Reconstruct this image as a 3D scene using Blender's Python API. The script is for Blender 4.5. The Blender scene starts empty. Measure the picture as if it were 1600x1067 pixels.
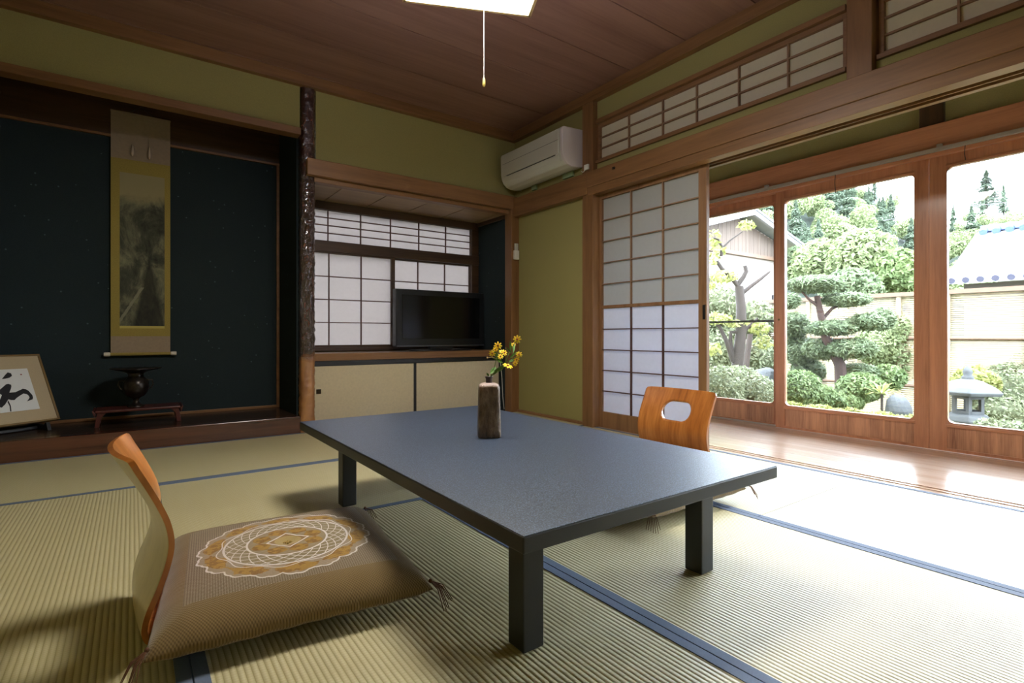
import bpy, bmesh, math, random
from mathutils import Vector, Matrix
random.seed(7)
PI = math.pi
SC = bpy.context.scene
COL = SC.collection

# ------------------------------------------------------------------ camera, sky, lights, exposure
H = 0.69
FPX, YH = 823.0, 524.2
YAW = math.atan2(594, 823)
cam_d = bpy.data.cameras.new('camera'); cam = bpy.data.objects.new('camera', cam_d); COL.objects.link(cam)
cam.location = (0, 0, H); cam.rotation_euler = (PI / 2, 0, -YAW)
cam_d.sensor_width = 36; cam_d.lens = 36 * FPX / 1600; cam_d.shift_y = -(533.5 - YH) / 1600
cam_d.clip_start = 0.02; cam_d.clip_end = 500
SC.camera = cam
W = bpy.data.worlds.new('sky'); SC.world = W; W.use_nodes = True
bg = W.node_tree.nodes['Background']; bg.inputs[0].default_value = (0.86, 0.93, 1.10, 1); bg.inputs[1].default_value = 30.0
sd = bpy.data.lights.new('hazy_sun', 'SUN'); so = bpy.data.objects.new('hazy_sun', sd); COL.objects.link(so)
sd.energy = 5.0; sd.angle = math.radians(25); sd.color = (1, 0.97, 0.90)
so.rotation_euler = (math.radians(38), 0, math.radians(-150))
LAMP_POWER = 54.0
SC.view_settings.view_transform = 'Standard'; SC.view_settings.look = 'None'
SC.view_settings.gamma = 1.0; SC.view_settings.exposure = 0.0; SC.view_settings.use_curve_mapping = False
SC.cycles.use_denoising = True
SC.cycles.max_bounces = 10; SC.cycles.diffuse_bounces = 6; SC.cycles.transparent_max_bounces = 16
SC.cycles.sample_clamp_indirect = 8.0; SC.cycles.caustics_reflective = False; SC.cycles.caustics_refractive = False

# ------------------------------------------------------------------ helpers
Fv = Vector((math.sin(YAW), math.cos(YAW), 0)); Rv = Vector((math.cos(YAW), -math.sin(YAW), 0))
def at(u, v, d):
    """world point seen at pixel u,v at depth d metres"""
    return Vector((0, 0, H)) + (Fv * FPX + Rv * (u - 800) + Vector((0, 0, YH - v))) * (d / FPX)

class MB:
    def __init__(s): s.v = []; s.f = []; s.sm = []
    def add(s, vs, fs, smooth=False):
        o = len(s.v); s.v += [tuple(x) for x in vs]
        for f in fs: s.f.append([o + i for i in f]); s.sm.append(smooth)
        return s
    def box(s, x0, x1, y0, y1, z0, z1, M=None):
        if x0 > x1: x0, x1 = x1, x0
        if y0 > y1: y0, y1 = y1, y0
        if z0 > z1: z0, z1 = z1, z0
        vs = [Vector(p) for p in ((x0,y0,z0),(x1,y0,z0),(x1,y1,z0),(x0,y1,z0),(x0,y0,z1),(x1,y0,z1),(x1,y1,z1),(x0,y1,z1))]
        if M: vs = [M @ p for p in vs]
        return s.add(vs, [(0,3,2,1),(4,5,6,7),(0,1,5,4),(1,2,6,5),(2,3,7,6),(3,0,4,7)])
    def prism(s, poly, a, b, f):
        """poly list of 2D points; f(p, t) -> 3D; extruded between a and b"""
        n = len(poly); vs = [f(p, a) for p in poly] + [f(p, b) for p in poly]
        fs = [list(range(n))[::-1], list(range(n, 2 * n))] + [[i, (i + 1) % n, n + (i + 1) % n, n + i] for i in range(n)]
        return s.add(vs, fs)
    def lathe(s, prof, n=24, c=(0, 0, 0), M=None, smooth=True, sq=None, cap=True):
        vs = []; fs = []
        for (r, z) in prof:
            for k in range(n):
                a = 2 * PI * k / n
                q = 1.0
                if sq: q = 1.0 / ((abs(math.cos(a)) ** sq + abs(math.sin(a)) ** sq) ** (1 / sq))
                vs.append(Vector((c[0] + r * q * math.cos(a), c[1] + r * q * math.sin(a), c[2] + z)))
        for i in range(len(prof) - 1):
            for k in range(n):
                fs.append((i*n+k, i*n+(k+1)%n, (i+1)*n+(k+1)%n, (i+1)*n+k))
        if M: vs = [M @ p for p in vs]
        s.add(vs, fs, smooth)
        if cap:
            m = len(prof)
            s.add([vs[k] for k in range(n)], [list(range(n))[::-1]]); s.add([vs[(m-1)*n+k] for k in range(n)], [list(range(n))])
        return s
    def tube(s, pts, rs, n=8, smooth=True):
        pts = [Vector(p) for p in pts]
        if not hasattr(rs, '__len__'): rs = [rs] * len(pts)
        vs = []; fs = []; up = Vector((0, 0, 1)); prev = None
        for i, p in enumerate(pts):
            t = (pts[min(i + 1, len(pts) - 1)] - pts[max(i - 1, 0)]).normalized()
            if prev is None:
                a = t.cross(up)
                if a.length < 1e-3: a = t.cross(Vector((1, 0, 0)))
            else: a = prev - t * prev.dot(t)
            if a.length < 1e-6: a = t.cross(Vector((1, 0.3, 0)))
            a.normalize(); prev = a; b = t.cross(a)
            for k in range(n):
                w = 2 * PI * k / n; vs.append(p + (a * math.cos(w) + b * math.sin(w)) * rs[i])
        for i in range(len(pts) - 1):
            for k in range(n): fs.append((i*n+k, i*n+(k+1)%n, (i+1)*n+(k+1)%n, (i+1)*n+k))
        s.add(vs, fs, smooth)
        s.add([vs[k] for k in range(n)], [list(range(n))]); s.add(vs[-n:], [list(range(n))[::-1]])
        return s
    def ball(s, c, r, n=10, m=7, M=None):
        if not hasattr(r, '__len__'): r = (r, r, r)
        vs = []; fs = []
        for i in range(m + 1):
            t = PI * i / m
            for k in range(n):
                a = 2 * PI * k / n
                vs.append(Vector((c[0] + r[0]*math.sin(t)*math.cos(a), c[1] + r[1]*math.sin(t)*math.sin(a), c[2] + r[2]*math.cos(t))))
        for i in range(m):
            for k in range(n): fs.append((i*n+k, (i+1)*n+k, (i+1)*n+(k+1)%n, i*n+(k+1)%n))
        if M: vs = [M @ p for p in vs]
        return s.add(vs, fs, True)
    def build(s, name, mat, parent=None, origin=None, bevel=0, seg=2, kind=None, weld=False, subsurf=0):
        me = bpy.data.meshes.new(name)
        o0 = Vector(origin) if origin is not None else Vector((0, 0, 0))
        me.from_pydata([tuple(Vector(p) - o0) for p in s.v], [], s.f)
        me.polygons.foreach_set('use_smooth', s.sm)
        if weld:
            bm = bmesh.new(); bm.from_mesh(me); bmesh.ops.remove_doubles(bm, verts=bm.verts, dist=1e-5)
            bmesh.ops.recalc_face_normals(bm, faces=bm.faces); bm.to_mesh(me); bm.free()
        me.update()
        o = bpy.data.objects.new(name, me); COL.objects.link(o)
        if mat: me.materials.append(mat)
        if origin is not None: o.location = o0
        if parent: o.parent = parent
        if bevel:
            m = o.modifiers.new('bevel', 'BEVEL'); m.width = bevel; m.segments = seg; m.limit_method = 'ANGLE'; m.harden_normals = False
        if subsurf:
            m = o.modifiers.new('sub', 'SUBSURF'); m.levels = subsurf; m.render_levels = subsurf
        if kind: o['kind'] = kind
        return o

def tag(o, label, cat, group=None, kind=None):
    o['label'] = label; o['category'] = cat
    if group: o['group'] = group
    if kind: o['kind'] = kind
    return o
def thing(name, label, cat, loc=(0, 0, 0), rotz=0, group=None, kind=None):
    o = bpy.data.objects.new(name, None); COL.objects.link(o); o.empty_display_size = 0.05
    o.location = loc; o.rotation_euler = (0, 0, rotz)
    return tag(o, label, cat, group, kind)
def structure(name, label=None, loc=(0, 0, 0)):
    o = bpy.data.objects.new(name, None); COL.objects.link(o); o.location = loc; o['kind'] = 'structure'
    if label: o['label'] = label
    return o
def copy_tree(o, parent=None):
    c = o.copy(); COL.objects.link(c); c.parent = parent
    for ch in [x for x in SC.objects if x.parent == o]: copy_tree(ch, c)
    return c

# ------------------------------------------------------------------ materials
class NT:
    def __init__(s, name):
        s.m = bpy.data.materials.new(name); s.m.use_nodes = True; s.t = s.m.node_tree; s.n = s.t.nodes; s.l = s.t.links
        s.b = s.n['Principled BSDF']; s.out = s.n['Material Output']; s._c = None
    def node(s, t, **kw):
        n = s.n.new(t)
        for k, v in kw.items(): setattr(n, k, v)
        return n
    def put(s, sock, v):
        if isinstance(v, bpy.types.NodeSocket): s.l.new(v, sock)
        elif v is not None: sock.default_value = v
    def math(s, op, a, b=None, c=None, clamp=False):
        n = s.node('ShaderNodeMath', operation=op, use_clamp=clamp); s.put(n.inputs[0], a); s.put(n.inputs[1], b); s.put(n.inputs[2], c); return n.outputs[0]
    def coord(s):
        if s._c is None: s._c = s.node('ShaderNodeTexCoord').outputs['Object']
        return s._c
    def xyz(s):
        n = s.node('ShaderNodeSeparateXYZ'); s.l.new(s.coord(), n.inputs[0]); return n.outputs
    def noise(s, scale=5, detail=3, rough=0.5, vec=(1, 1, 1), dist=0.0):
        mp = s.node('ShaderNodeMapping'); s.l.new(s.coord(), mp.inputs[0]); mp.inputs['Scale'].default_value = vec
        n = s.node('ShaderNodeTexNoise'); s.l.new(mp.outputs[0], n.inputs['Vector'])
        n.inputs['Scale'].default_value = scale; n.inputs['Detail'].default_value = detail; n.inputs['Roughness'].default_value = rough
        n.inputs['Distortion'].default_value = dist
        return n.outputs['Fac']
    def ramp(s, fac, stops):
        n = s.node('ShaderNodeValToRGB'); s.put(n.inputs[0], fac); cr = n.color_ramp
        while len(cr.elements) > 1: cr.elements.remove(cr.elements[-1])
        cr.elements[0].position = stops[0][0]; cr.elements[0].color = (*stops[0][1], 1)
        for p, c in stops[1:]:
            e = cr.elements.new(p); e.color = (*c, 1)
        return n.outputs[0]
    def mix(s, f, a, b, mode='MIX'):
        n = s.node('ShaderNodeMix', data_type='RGBA', blend_type=mode)
        s.put(n.inputs[0], f)
        s.put(n.inputs[6], a if isinstance(a, bpy.types.NodeSocket) else (*a, 1)); s.put(n.inputs[7], b if isinstance(b, bpy.types.NodeSocket) else (*b, 1))
        return n.outputs[2]
    def bump(s, h, strength=0.3, dist=0.002):
        n = s.node('ShaderNodeBump'); s.put(n.inputs['Height'], h); n.inputs['Strength'].default_value = strength; n.inputs['Distance'].default_value = dist
        s.l.new(n.outputs[0], s.b.inputs['Normal'])
    def col(s, c):
        s.put(s.b.inputs['Base Color'], c if isinstance(c, bpy.types.NodeSocket) else (*c, 1))
    def set(s, **kw):
        for k, v in kw.items(): s.put(s.b.inputs[k.replace('_', ' ')], v)

def lin(r, g, b):
    f = lambda c: (c / 255 / 12.92) if c / 255 <= 0.04045 else ((c / 255 + 0.055) / 1.055) ** 2.4
    return (f(r), f(g), f(b))

def simple(name, c, rough=0.5, metal=0, spec=0.5, noise=0.0, nscale=20, bump=0.0):
    t = NT(name)
    if noise:
        f = t.noise(nscale, 4); t.col(t.ramp(f, [(0.3, tuple(x * (1 - noise) for x in c)), (0.7, tuple(min(1, x * (1 + noise)) for x in c))]))
        if bump: t.bump(f, bump, 0.003)
    else: t.col(c)
    t.b.inputs['Roughness'].default_value = rough; t.b.inputs['Metallic'].default_value = metal
    t.b.inputs['Specular IOR Level'].default_value = spec
    return t.m

def wood(name, c1, c2, axis='X', rough=0.45, fine=1.0, spec=0.4, bump=0.08, coat=0.0):
    """grain runs along axis"""
    t = NT(name)
    st = {'X': (0.06, 1, 1), 'Y': (1, 0.06, 1), 'Z': (1, 1, 0.06)}[axis]
    f1 = t.noise(14 * fine, 5, 0.6, st, 0.4); f2 = t.noise(90 * fine, 3, 0.6, st)
    f3 = t.noise(2.2, 2, 0.5, st)
    g = t.math('ADD', t.math('MULTIPLY', f1, 0.6), t.math('MULTIPLY', f2, 0.25)); g = t.math('ADD', g, t.math('MULTIPLY', f3, 0.25))
    t.col(t.ramp(g, [(0.38, c2), (0.5, tuple((a + b) / 2 for a, b in zip(c1, c2))), (0.66, c1)]))
    t.set(Roughness=rough); t.b.inputs['Specular IOR Level'].default_value = spec
    if coat: t.b.inputs['Coat Weight'].default_value = coat; t.b.inputs['Coat Roughness'].default_value = 0.15
    if bump: t.bump(g, bump, 0.003)
    return t.m

M = {}
BEAM1, BEAM2 = lin(140, 102, 66), lin(104, 72, 43)
for ax in 'XYZ':
    M['beam' + ax] = wood('beam_wood_' + ax, BEAM1, BEAM2, ax, 0.45)
    M['dark' + ax] = wood('dark_wood_' + ax, lin(84, 62, 44), lin(52, 37, 26), ax, 0.4)
    M['red' + ax] = wood('sash_wood_' + ax, lin(190, 130, 94), lin(142, 88, 60), ax, 0.4, coat=0.2)
    M['frame' + ax] = wood('frame_wood_' + ax, lin(150, 112, 78), lin(112, 80, 54), ax, 0.5)
M['lattice'] = wood('lattice_wood', lin(150, 118, 92), lin(120, 90, 68), 'Z', 0.55)
M['lattice_dark'] = wood('aged_lattice_wood', lin(92, 62, 52), lin(70, 44, 38), 'Z', 0.55)
M['gamachi'] = wood('lacquered_rail_wood', lin(92, 52, 36), lin(52, 28, 20), 'X', 0.16, spec=0.6, coat=0.5)
M['toko_floor'] = wood('alcove_floor_wood', lin(58, 42, 32), lin(34, 24, 20), 'X', 0.25)
M['veranda'] = wood('veranda_boards', lin(226, 202, 180), lin(198, 166, 142), 'Y', 0.16, spec=0.6, coat=0.5)
M['skirt'] = wood('weathered_panel_wood', lin(204, 150, 114), lin(112, 66, 48), 'Z', 0.5, fine=1.3, bump=0.25)

def wall_mat(name, c, grain=260, amt=0.12, rough=0.95, sparkle=False):
    t = NT(name); f = t.noise(grain, 3, 0.7); g = t.noise(3, 2)
    base = t.ramp(f, [(0.3, tuple(x * (1 - amt) for x in c)), (0.7, tuple(x * (1 + amt) for x in c))])
    base = t.mix(t.math('MULTIPLY', g, 0.25), base, tuple(x * 0.85 for x in c))
    if sparkle:
        v = t.node('ShaderNodeTexVoronoi'); t.l.new(t.coord(), v.inputs['Vector']); v.inputs['Scale'].default_value = 14
        m = t.math('LESS_THAN', v.outputs['Distance'], 0.07)
        base = t.mix(m, base, tuple(min(1, x * 3.2) for x in c))
    t.col(base); t.set(Roughness=rough); t.b.inputs['Specular IOR Level'].default_value = 0.2
    t.bump(f, 0.35, 0.002)
    return t.m
M['green'] = wall_mat('green_sand_plaster', lin(154, 146, 95))
M['navy'] = wall_mat('navy_sand_plaster', lin(40, 50, 53), amt=0.2, sparkle=True)
M['plaster'] = wall_mat('pale_plaster', lin(196, 188, 160))

def tatami_mat(name, along):
    t = NT(name); X, Y, Z = t.xyz(); u = X if along == 'Y' else Y; v = Y if along == 'Y' else X
    ph = t.math('MULTIPLY', u, 2 * PI / 0.0128)
    s1 = t.math('ABSOLUTE', t.math('SINE', t.math('MULTIPLY', ph, 0.5)))          # rounded ridges, sharp grooves
    # weave offset between neighbouring ridges
    row = t.math('FLOOR', t.math('DIVIDE', u, 0.0128)); par = t.math('MODULO', row, 2.0)
    w = t.math('SINE', t.math('ADD', t.math('MULTIPLY', v, 2 * PI / 0.009), t.math('MULTIPLY', par, PI)))
    st = (1, 0.03, 1) if along == 'X' else (0.03, 1, 1)
    straw = t.noise(420, 2, 0.5, st if along == 'X' else st)
    tone = t.noise(26, 2, 0.5, (0.05, 1, 1) if along == 'Y' else (1, 0.05, 1)); big = t.noise(1.6, 2)
    g = t.math('POWER', s1, 0.45)
    c = t.ramp(g, [(0.0, lin(108, 98, 64)), (0.45, lin(164, 154, 112)), (1.0, lin(197, 191, 158))])
    c = t.mix(t.math('MULTIPLY', tone, 0.45), c, lin(172, 160, 106))
    c = t.mix(t.math('MULTIPLY', t.math('ADD', w, 1.0), 0.07), c, lin(126, 110, 66))
    c = t.mix(t.math('MULTIPLY', big, 0.25), c, lin(196, 184, 132))
    t.col(c); t.set(Roughness=0.46); t.b.inputs['Specular IOR Level'].default_value = 0.65
    h = t.math('ADD', t.math('MULTIPLY', s1, 1.0), t.math('MULTIPLY', w, 0.08))
    t.bump(h, 0.42, 0.004)
    return t.m
M['tatX'] = tatami_mat('tatami_rush_x', 'X'); M['tatY'] = tatami_mat('tatami_rush_y', 'Y')
M['heri'] = simple('blue_border_cloth', lin(84, 97, 118), 0.75, noise=0.08, nscale=300)

def glass_mat():
    t = NT('window_glass'); t.n.remove(t.b)
    tr = t.node('ShaderNodeBsdfTransparent'); tr.inputs[0].default_value = (0.96, 0.985, 0.97, 1)
    gl = t.node('ShaderNodeBsdfGlossy'); gl.inputs['Roughness'].default_value = 0.02
    fr = t.node('ShaderNodeFresnel'); fr.inputs[0].default_value = 1.45
    mx = t.node('ShaderNodeMixShader'); t.l.new(fr.outputs[0], mx.inputs[0]); t.l.new(tr.outputs[0], mx.inputs[1]); t.l.new(gl.outputs[0], mx.inputs[2])
    t.l.new(mx.outputs[0], t.out.inputs[0]); return t.m
M['glass'] = glass_mat()

def paper_mat(name, refl, trans, share=0.6):
    t = NT(name); t.n.remove(t.b)
    f = t.noise(40, 4, 0.6); r = t.ramp(f, [(0.3, tuple(x * 0.97 for x in refl)), (0.7, refl)]); q = t.ramp(f, [(0.3, tuple(x * 0.95 for x in trans)), (0.7, trans)])
    d = t.node('ShaderNodeBsdfDiffuse'); t.l.new(r, d.inputs[0]); tl = t.node('ShaderNodeBsdfTranslucent'); t.l.new(q, tl.inputs[0])
    mx = t.node('ShaderNodeMixShader'); mx.inputs[0].default_value = share; t.l.new(d.outputs[0], mx.inputs[1]); t.l.new(tl.outputs[0], mx.inputs[2])
    t.l.new(mx.outputs[0], t.out.inputs[0]); return t.m
M['paper'] = paper_mat('washi_paper', (0.80, 0.80, 0.80), (0.60, 0.61, 0.69))
M['paper_grey'] = paper_mat('eave_shaded_washi_paper', (0.66, 0.66, 0.64), (0.36, 0.385, 0.41), 0.5)  # upper screen half: shade of the eaves put into a greyer, dimmer paper
M['paper_beige'] = paper_mat('yellowed_washi_paper', (0.86, 0.82, 0.70), (0.8, 0.74, 0.60), 0.45)
M['paper_back'] = paper_mat('alcove_window_paper', (0.72, 0.68, 0.66), (0.265, 0.25, 0.238))
M['fusuma'] = simple('cream_door_paper', lin(206, 194, 164), 0.85, noise=0.05, nscale=60)
M['black'] = simple('black_lacquer', lin(26, 26, 28), 0.35)
M['brass'] = simple('aged_brass', lin(120, 98, 60), 0.4, 1.0)
M['steel'] = simple('curtain_rail_metal', lin(176, 166, 156), 0.35, 0.25)
M['white_plastic'] = simple('white_plastic', lin(222, 220, 212), 0.4)
M['grey_plastic'] = simple('dark_grey_plastic', lin(70, 72, 70), 0.5)  # one even dark grey, for the panel seam and the outer bar

# ------------------------------------------------------------------ the room shell
XW = 2.85          # right wall plane (sliding screens)
YB = 3.905         # back wall plane
ZC = 2.53          # ceiling
YN = -0.76         # near wall behind the photographer
XL = -0.83         # left wall
XG = 3.95          # veranda glass plane
YV0, YV1 = -0.80, 4.35

MB().box(XL - .1, 2.95, YN - .1, YB + .75, -.10, -.056).build('floor', M['toko_floor'], kind='structure')

# veranda floor with board joints
mb = MB(); x = 2.985
while x < 4.02:
    mb.box(x, min(x + .148, 4.07), YV0, YV1, -.04, 0.0); x += .15
mb.box(2.98, 4.07, YV0, YV1, -.09, -.04)
mb.build('floor', M['veranda'], bevel=.0012, kind='structure')
# sill with two grooves between tatami and veranda
mb = MB()
for (a, b, z) in ((2.852, 2.871, 0.0), (2.871, 2.907, -.004), (2.907, 2.915, 0.0), (2.915, 2.951, -.004), (2.951, 2.984, 0.0)):
    mb.box(a, b, YV0, 3.0, -.06, z)
mb.build('trim_1', M['veranda'], kind='structure')

# ceiling boards, joints run along X
mb = MB(); ys = [2.03 + .455 * k for k in range(-7, 6)]
for a, b in zip(ys[:-1], ys[1:]):
    a2, b2 = max(a + .004, YN), min(b - .004, YB)
    if b2 > a2: mb.box(XL - .05, XW + .02, a2, b2, ZC, ZC + .02)
mb.box(XL - .05, XW + .02, YN, YB, ZC + .012, ZC + .05)
M['ceilX'] = wood('ceiling_cedar', lin(150, 114, 102), lin(120, 86, 76), 'X', 0.5, fine=0.6, bump=0.03)
mb.build('ceiling', M['ceilX'], kind='structure')
mb = MB(); mb.box(XL, XW, 3.86, 3.925, 2.452, ZC); mb.build('trim_2', M['beamX'], bevel=.003, kind='structure')
mb = MB(); mb.box(2.80, 2.87, YN, 3.86, 2.452, ZC); mb.build('trim_3', M['beamY'], bevel=.003, kind='structure')

# left wall and near wall (behind the camera)
MB().box(XL - .1, XL, YN, 3.9, -.05, ZC).build('wall_left', M['green'], kind='structure')
MB().box(XL - .1, XW, YN - .1, YN, -.05, ZC).build('wall_front', M['green'], kind='structure')

# back wall: green plaster above the two alcoves
MB().box(XL, .965, YB, YB + .06, 2.12, 2.46).box(1.075, XW + .02, YB, YB + .06, 1.86, 2.46).build('wall_back', M['green'], kind='structure')
# tokonoma (left alcove)
YT = 4.52
mb = MB(); mb.box(XL - .02, .98, YT, YT + .06, .05, 2.055)
mb.box(.957, 1.0, YB + .06, YT, .05, 2.46)
mb.box(XL - .06, XL, YB - .01, YT, .05, 2.46)
mb.build('wall_tokonoma', M['navy'], kind='structure')
mb = MB(); mb.box(XL, .957, YT - .012, YT + .05, 2.055, 2.46); mb.box(XL, .957, YB + .06, YT, 2.40, 2.44); mb.build('trim_4', M['darkX'], kind='structure')
mb = MB(); mb.box(XL, .957, YT - .02, YT, 2.045, 2.062); mb.box(.936, .957, YT - .018, YT, .135, 2.045); mb.box(XL, .957, YT - .018, YT, .118, .138)
mb.build('trim_5', M['beamX'], bevel=.002, kind='structure')
MB().box(XL, .957, 3.99, YT, .06, .118).build('floor', M['toko_floor'], kind='structure')
MB().box(XL, .972, 3.905, 3.99, -.05, .118).build('trim_7', M['gamachi'], bevel=.005, kind='structure')
MB().box(XL, .965, 3.872, 3.965, 2.102, 2.152).build('trim_8', M['beamX'], bevel=.003, kind='structure')

# burl post between the alcoves
mb = MB(); n = 26; prof = []
for i in range(190):
    z = -.02 + 2.475 * i / 189
    for k in range(n):
        a = 2 * PI * k / n; q = 1 / ((abs(math.cos(a)) ** 3.2 + abs(math.sin(a)) ** 3.2) ** (1 / 3.2))
        r = .053 * q
        mb.v.append((1.020 + r * math.cos(a), 3.935 + r * math.sin(a), z))
for i in range(189):
    for k in range(n): mb.f.append([i*n+k, i*n+(k+1)%n, (i+1)*n+(k+1)%n, (i+1)*n+k]); mb.sm.append(True)
t = NT('burl_post_wood'); X_, Y_, Z_ = t.xyz()
f1 = t.noise(30, 4, 0.6, (1, 1, .45), 1.6); f2 = t.noise(5, 2)
hi = t.math('MULTIPLY', t.math('SUBTRACT', t.math('ADD', Z_, t.math('MULTIPLY', f2, .22)), .62), 12, clamp=True)
smooth_c = t.ramp(t.noise(9, 3, .6, (1, 1, .3), .8), [(.35, lin(132, 82, 40)), (.65, lin(176, 122, 68))])
burl_c = t.ramp(f1, [(.35, lin(24, 14, 14)), (.55, lin(62, 34, 28)), (.72, lin(104, 64, 46))])
t.col(t.mix(hi, smooth_c, burl_c)); t.set(Roughness=t.math('SUBTRACT', .45, t.math('MULTIPLY', hi, .33)))
t.b.inputs['Specular IOR Level'].default_value = 1.0; t.b.inputs['Coat Weight'].default_value = .8; t.b.inputs['Coat Roughness'].default_value = .06
lo = t.math('MULTIPLY', t.math('SUBTRACT', 2.02, Z_), 6, clamp=True)
t.bump(t.math('MULTIPLY', f1, t.math('MULTIPLY', hi, t.math('ADD', t.math('MULTIPLY', lo, .8), .2))), 1.0, .03)
post = mb.build('trim_9', t.m, kind='structure'); post['label'] = 'gnarled burl wood alcove post, dark and glossy above, pale below'
tex = bpy.data.textures.new('burl', 'CLOUDS'); tex.noise_scale = .024; tex.noise_depth = 2
md = post.modifiers.new('burl', 'DISPLACE'); md.texture = tex; md.strength = .017; md.mid_level = .62; md.texture_coords = 'LOCAL'

# shelf alcove (right bay)
XS, YS = 2.82, 4.50
mb = MB(); mb.box(XS, XS + .05, 3.94, 4.56, -.05, 1.83); mb.box(1.0, 1.035, 3.99, 4.56, -.05, 1.83); mb.build('wall_shelf_alcove', M['navy'], kind='structure')
MB().box(1.035, XS, YS + .05, YS + .1, -.05, .57).build('wall_back', M['green'], kind='structure')
t = NT('alcove_ceiling_board'); f = t.noise(8, 3, .5, (.1, 1, 1)); t.col(t.ramp(f, [(.3, lin(150, 122, 88)), (.7, lin(172, 144, 106))])); t.set(Roughness=.6)
mb = MB(); xs = [1.035, 1.30, 1.66, 2.03, 2.39, 2.75, XS]
for a, b in zip(xs[:-1], xs[1:]): mb.box(a + .004, b - .004, 3.93, YS + .05, 1.812, 1.83)
mb.box(1.035, XS, 3.93, YS + .05, 1.822, 1.86); mb.build('ceiling', t.m, kind='structure')
MB().box(1.0, XW - .002, 3.84, 3.915, 1.826, 1.943).build('trim_10', M['beamX'], bevel=.004, kind='structure')
MB().box(1.06, 2.77, 3.885, 3.96, 1.792, 1.826).build('trim_11', M['beamX'], bevel=.003, kind='structure')
MB().box(2.768, 2.872, 3.842, 3.945, -.05, 1.826).build('trim_12', M['beamZ'], bevel=.003, kind='structure')
mb = MB(); mb.box(XS - .012, XS, 3.945, YS, 1.775, 1.812); mb.build('trim_13', M['darkY'], kind='structure')

# right wall: plaster panel beside the alcove, posts, beams, transom strips
mb = MB()
mb.box(XW, XW + .06, 3.0, 3.93, -.05, 1.80); mb.box(XW, XW + .06, 2.93, 3.93, 1.90, 2.46)
mb.box(XW, XW + .06, YN, 2.92, 1.90, 1.986); mb.box(XW, XW + .06, YN, 2.92, 2.312, 2.46)
mb.build('wall_right', M['green'], kind='structure')
MB().box(2.802, 2.92, 2.848, 2.962, 0, 2.452).build('trim_14', M['beamZ'], bevel=.004, kind='structure')
MB().box(2.802, 2.92, 1.010, 1.120, 1.922, 2.452).build('trim_15', M['beamZ'], bevel=.004, kind='structure')
MB().box(2.79, 2.85, 2.90, 3.842, 1.759, 1.924).box(2.79, 2.85, YN, 2.90, 1.806, 1.924).build('trim_16', M['beamY'], bevel=.004, kind='structure')
mb = MB()   # kamoi head rail with two grooves underneath
for (a, b, z) in ((2.80, 2.871, 1.749), (2.871, 2.907, 1.769), (2.907, 2.915, 1.749), (2.915, 2.951, 1.769), (2.951, 2.985, 1.749)):
    mb.box(a, b, YN, 2.90, z, 1.808)
mb.build('trim_17', M['beamY'], bevel=.0015, kind='structure')
MB().box(2.83, 2.87, 2.962, 3.842, 0.0, .022).build('baseboard_right', M['frameY'], bevel=.002, kind='structure')
MB().box(2.87, 2.985, YN, 4.3, 1.808, 2.0).box(2.91, 2.985, YN, 4.3, 2.32, 2.55).box(2.91, 2.985, 2.93, 4.3, -.05, 2.55).build('wall_right', M['plaster'], kind='structure')

# veranda outer wall: head beam, plaster above, stub post, ceiling, ends
MB().box(3.90, 4.03, YV0, YV1, 1.765, 1.957).build('trim_18', M['redY'], bevel=.004, kind='structure')
MB().box(3.955, 4.02, YV0, YV1, 1.957, 2.38).build('wall_veranda', M['green'], kind='structure')
MB().box(3.92, 4.02, 1.04, 1.16, 1.957, 2.38).build('trim_19', M['darkZ'], bevel=.003, kind='structure')
MB().box(2.95, 4.03, YV0, YV1, 2.34, 2.38).build('ceiling', M['ceilX'], kind='structure')
MB().box(2.95, 4.05, YV1, YV1 + .08, -.1, 2.4).box(2.95, 4.05, YV0 - .08, YV0, -.1, 2.4).box(3.96, 4.05, 3.0, YV1, -.1, 1.77).build('wall_veranda', M['plaster'], kind='structure')
MB().box(3.88, 4.06, YV0, YV1, -.12, -.0005).build('trim_20', M['redY'], kind='structure')
# eaves and roof outside
MB().box(3.95, 4.70, YV0 - 1, YV1 + 1, 2.42, 2.48).build('roof', M['darkX'], kind='structure')
MB().box(XL - .6, 4.1, YN - .6, 5.2, 2.62, 2.72).build('roof', M['darkX'], kind='structure')

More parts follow.
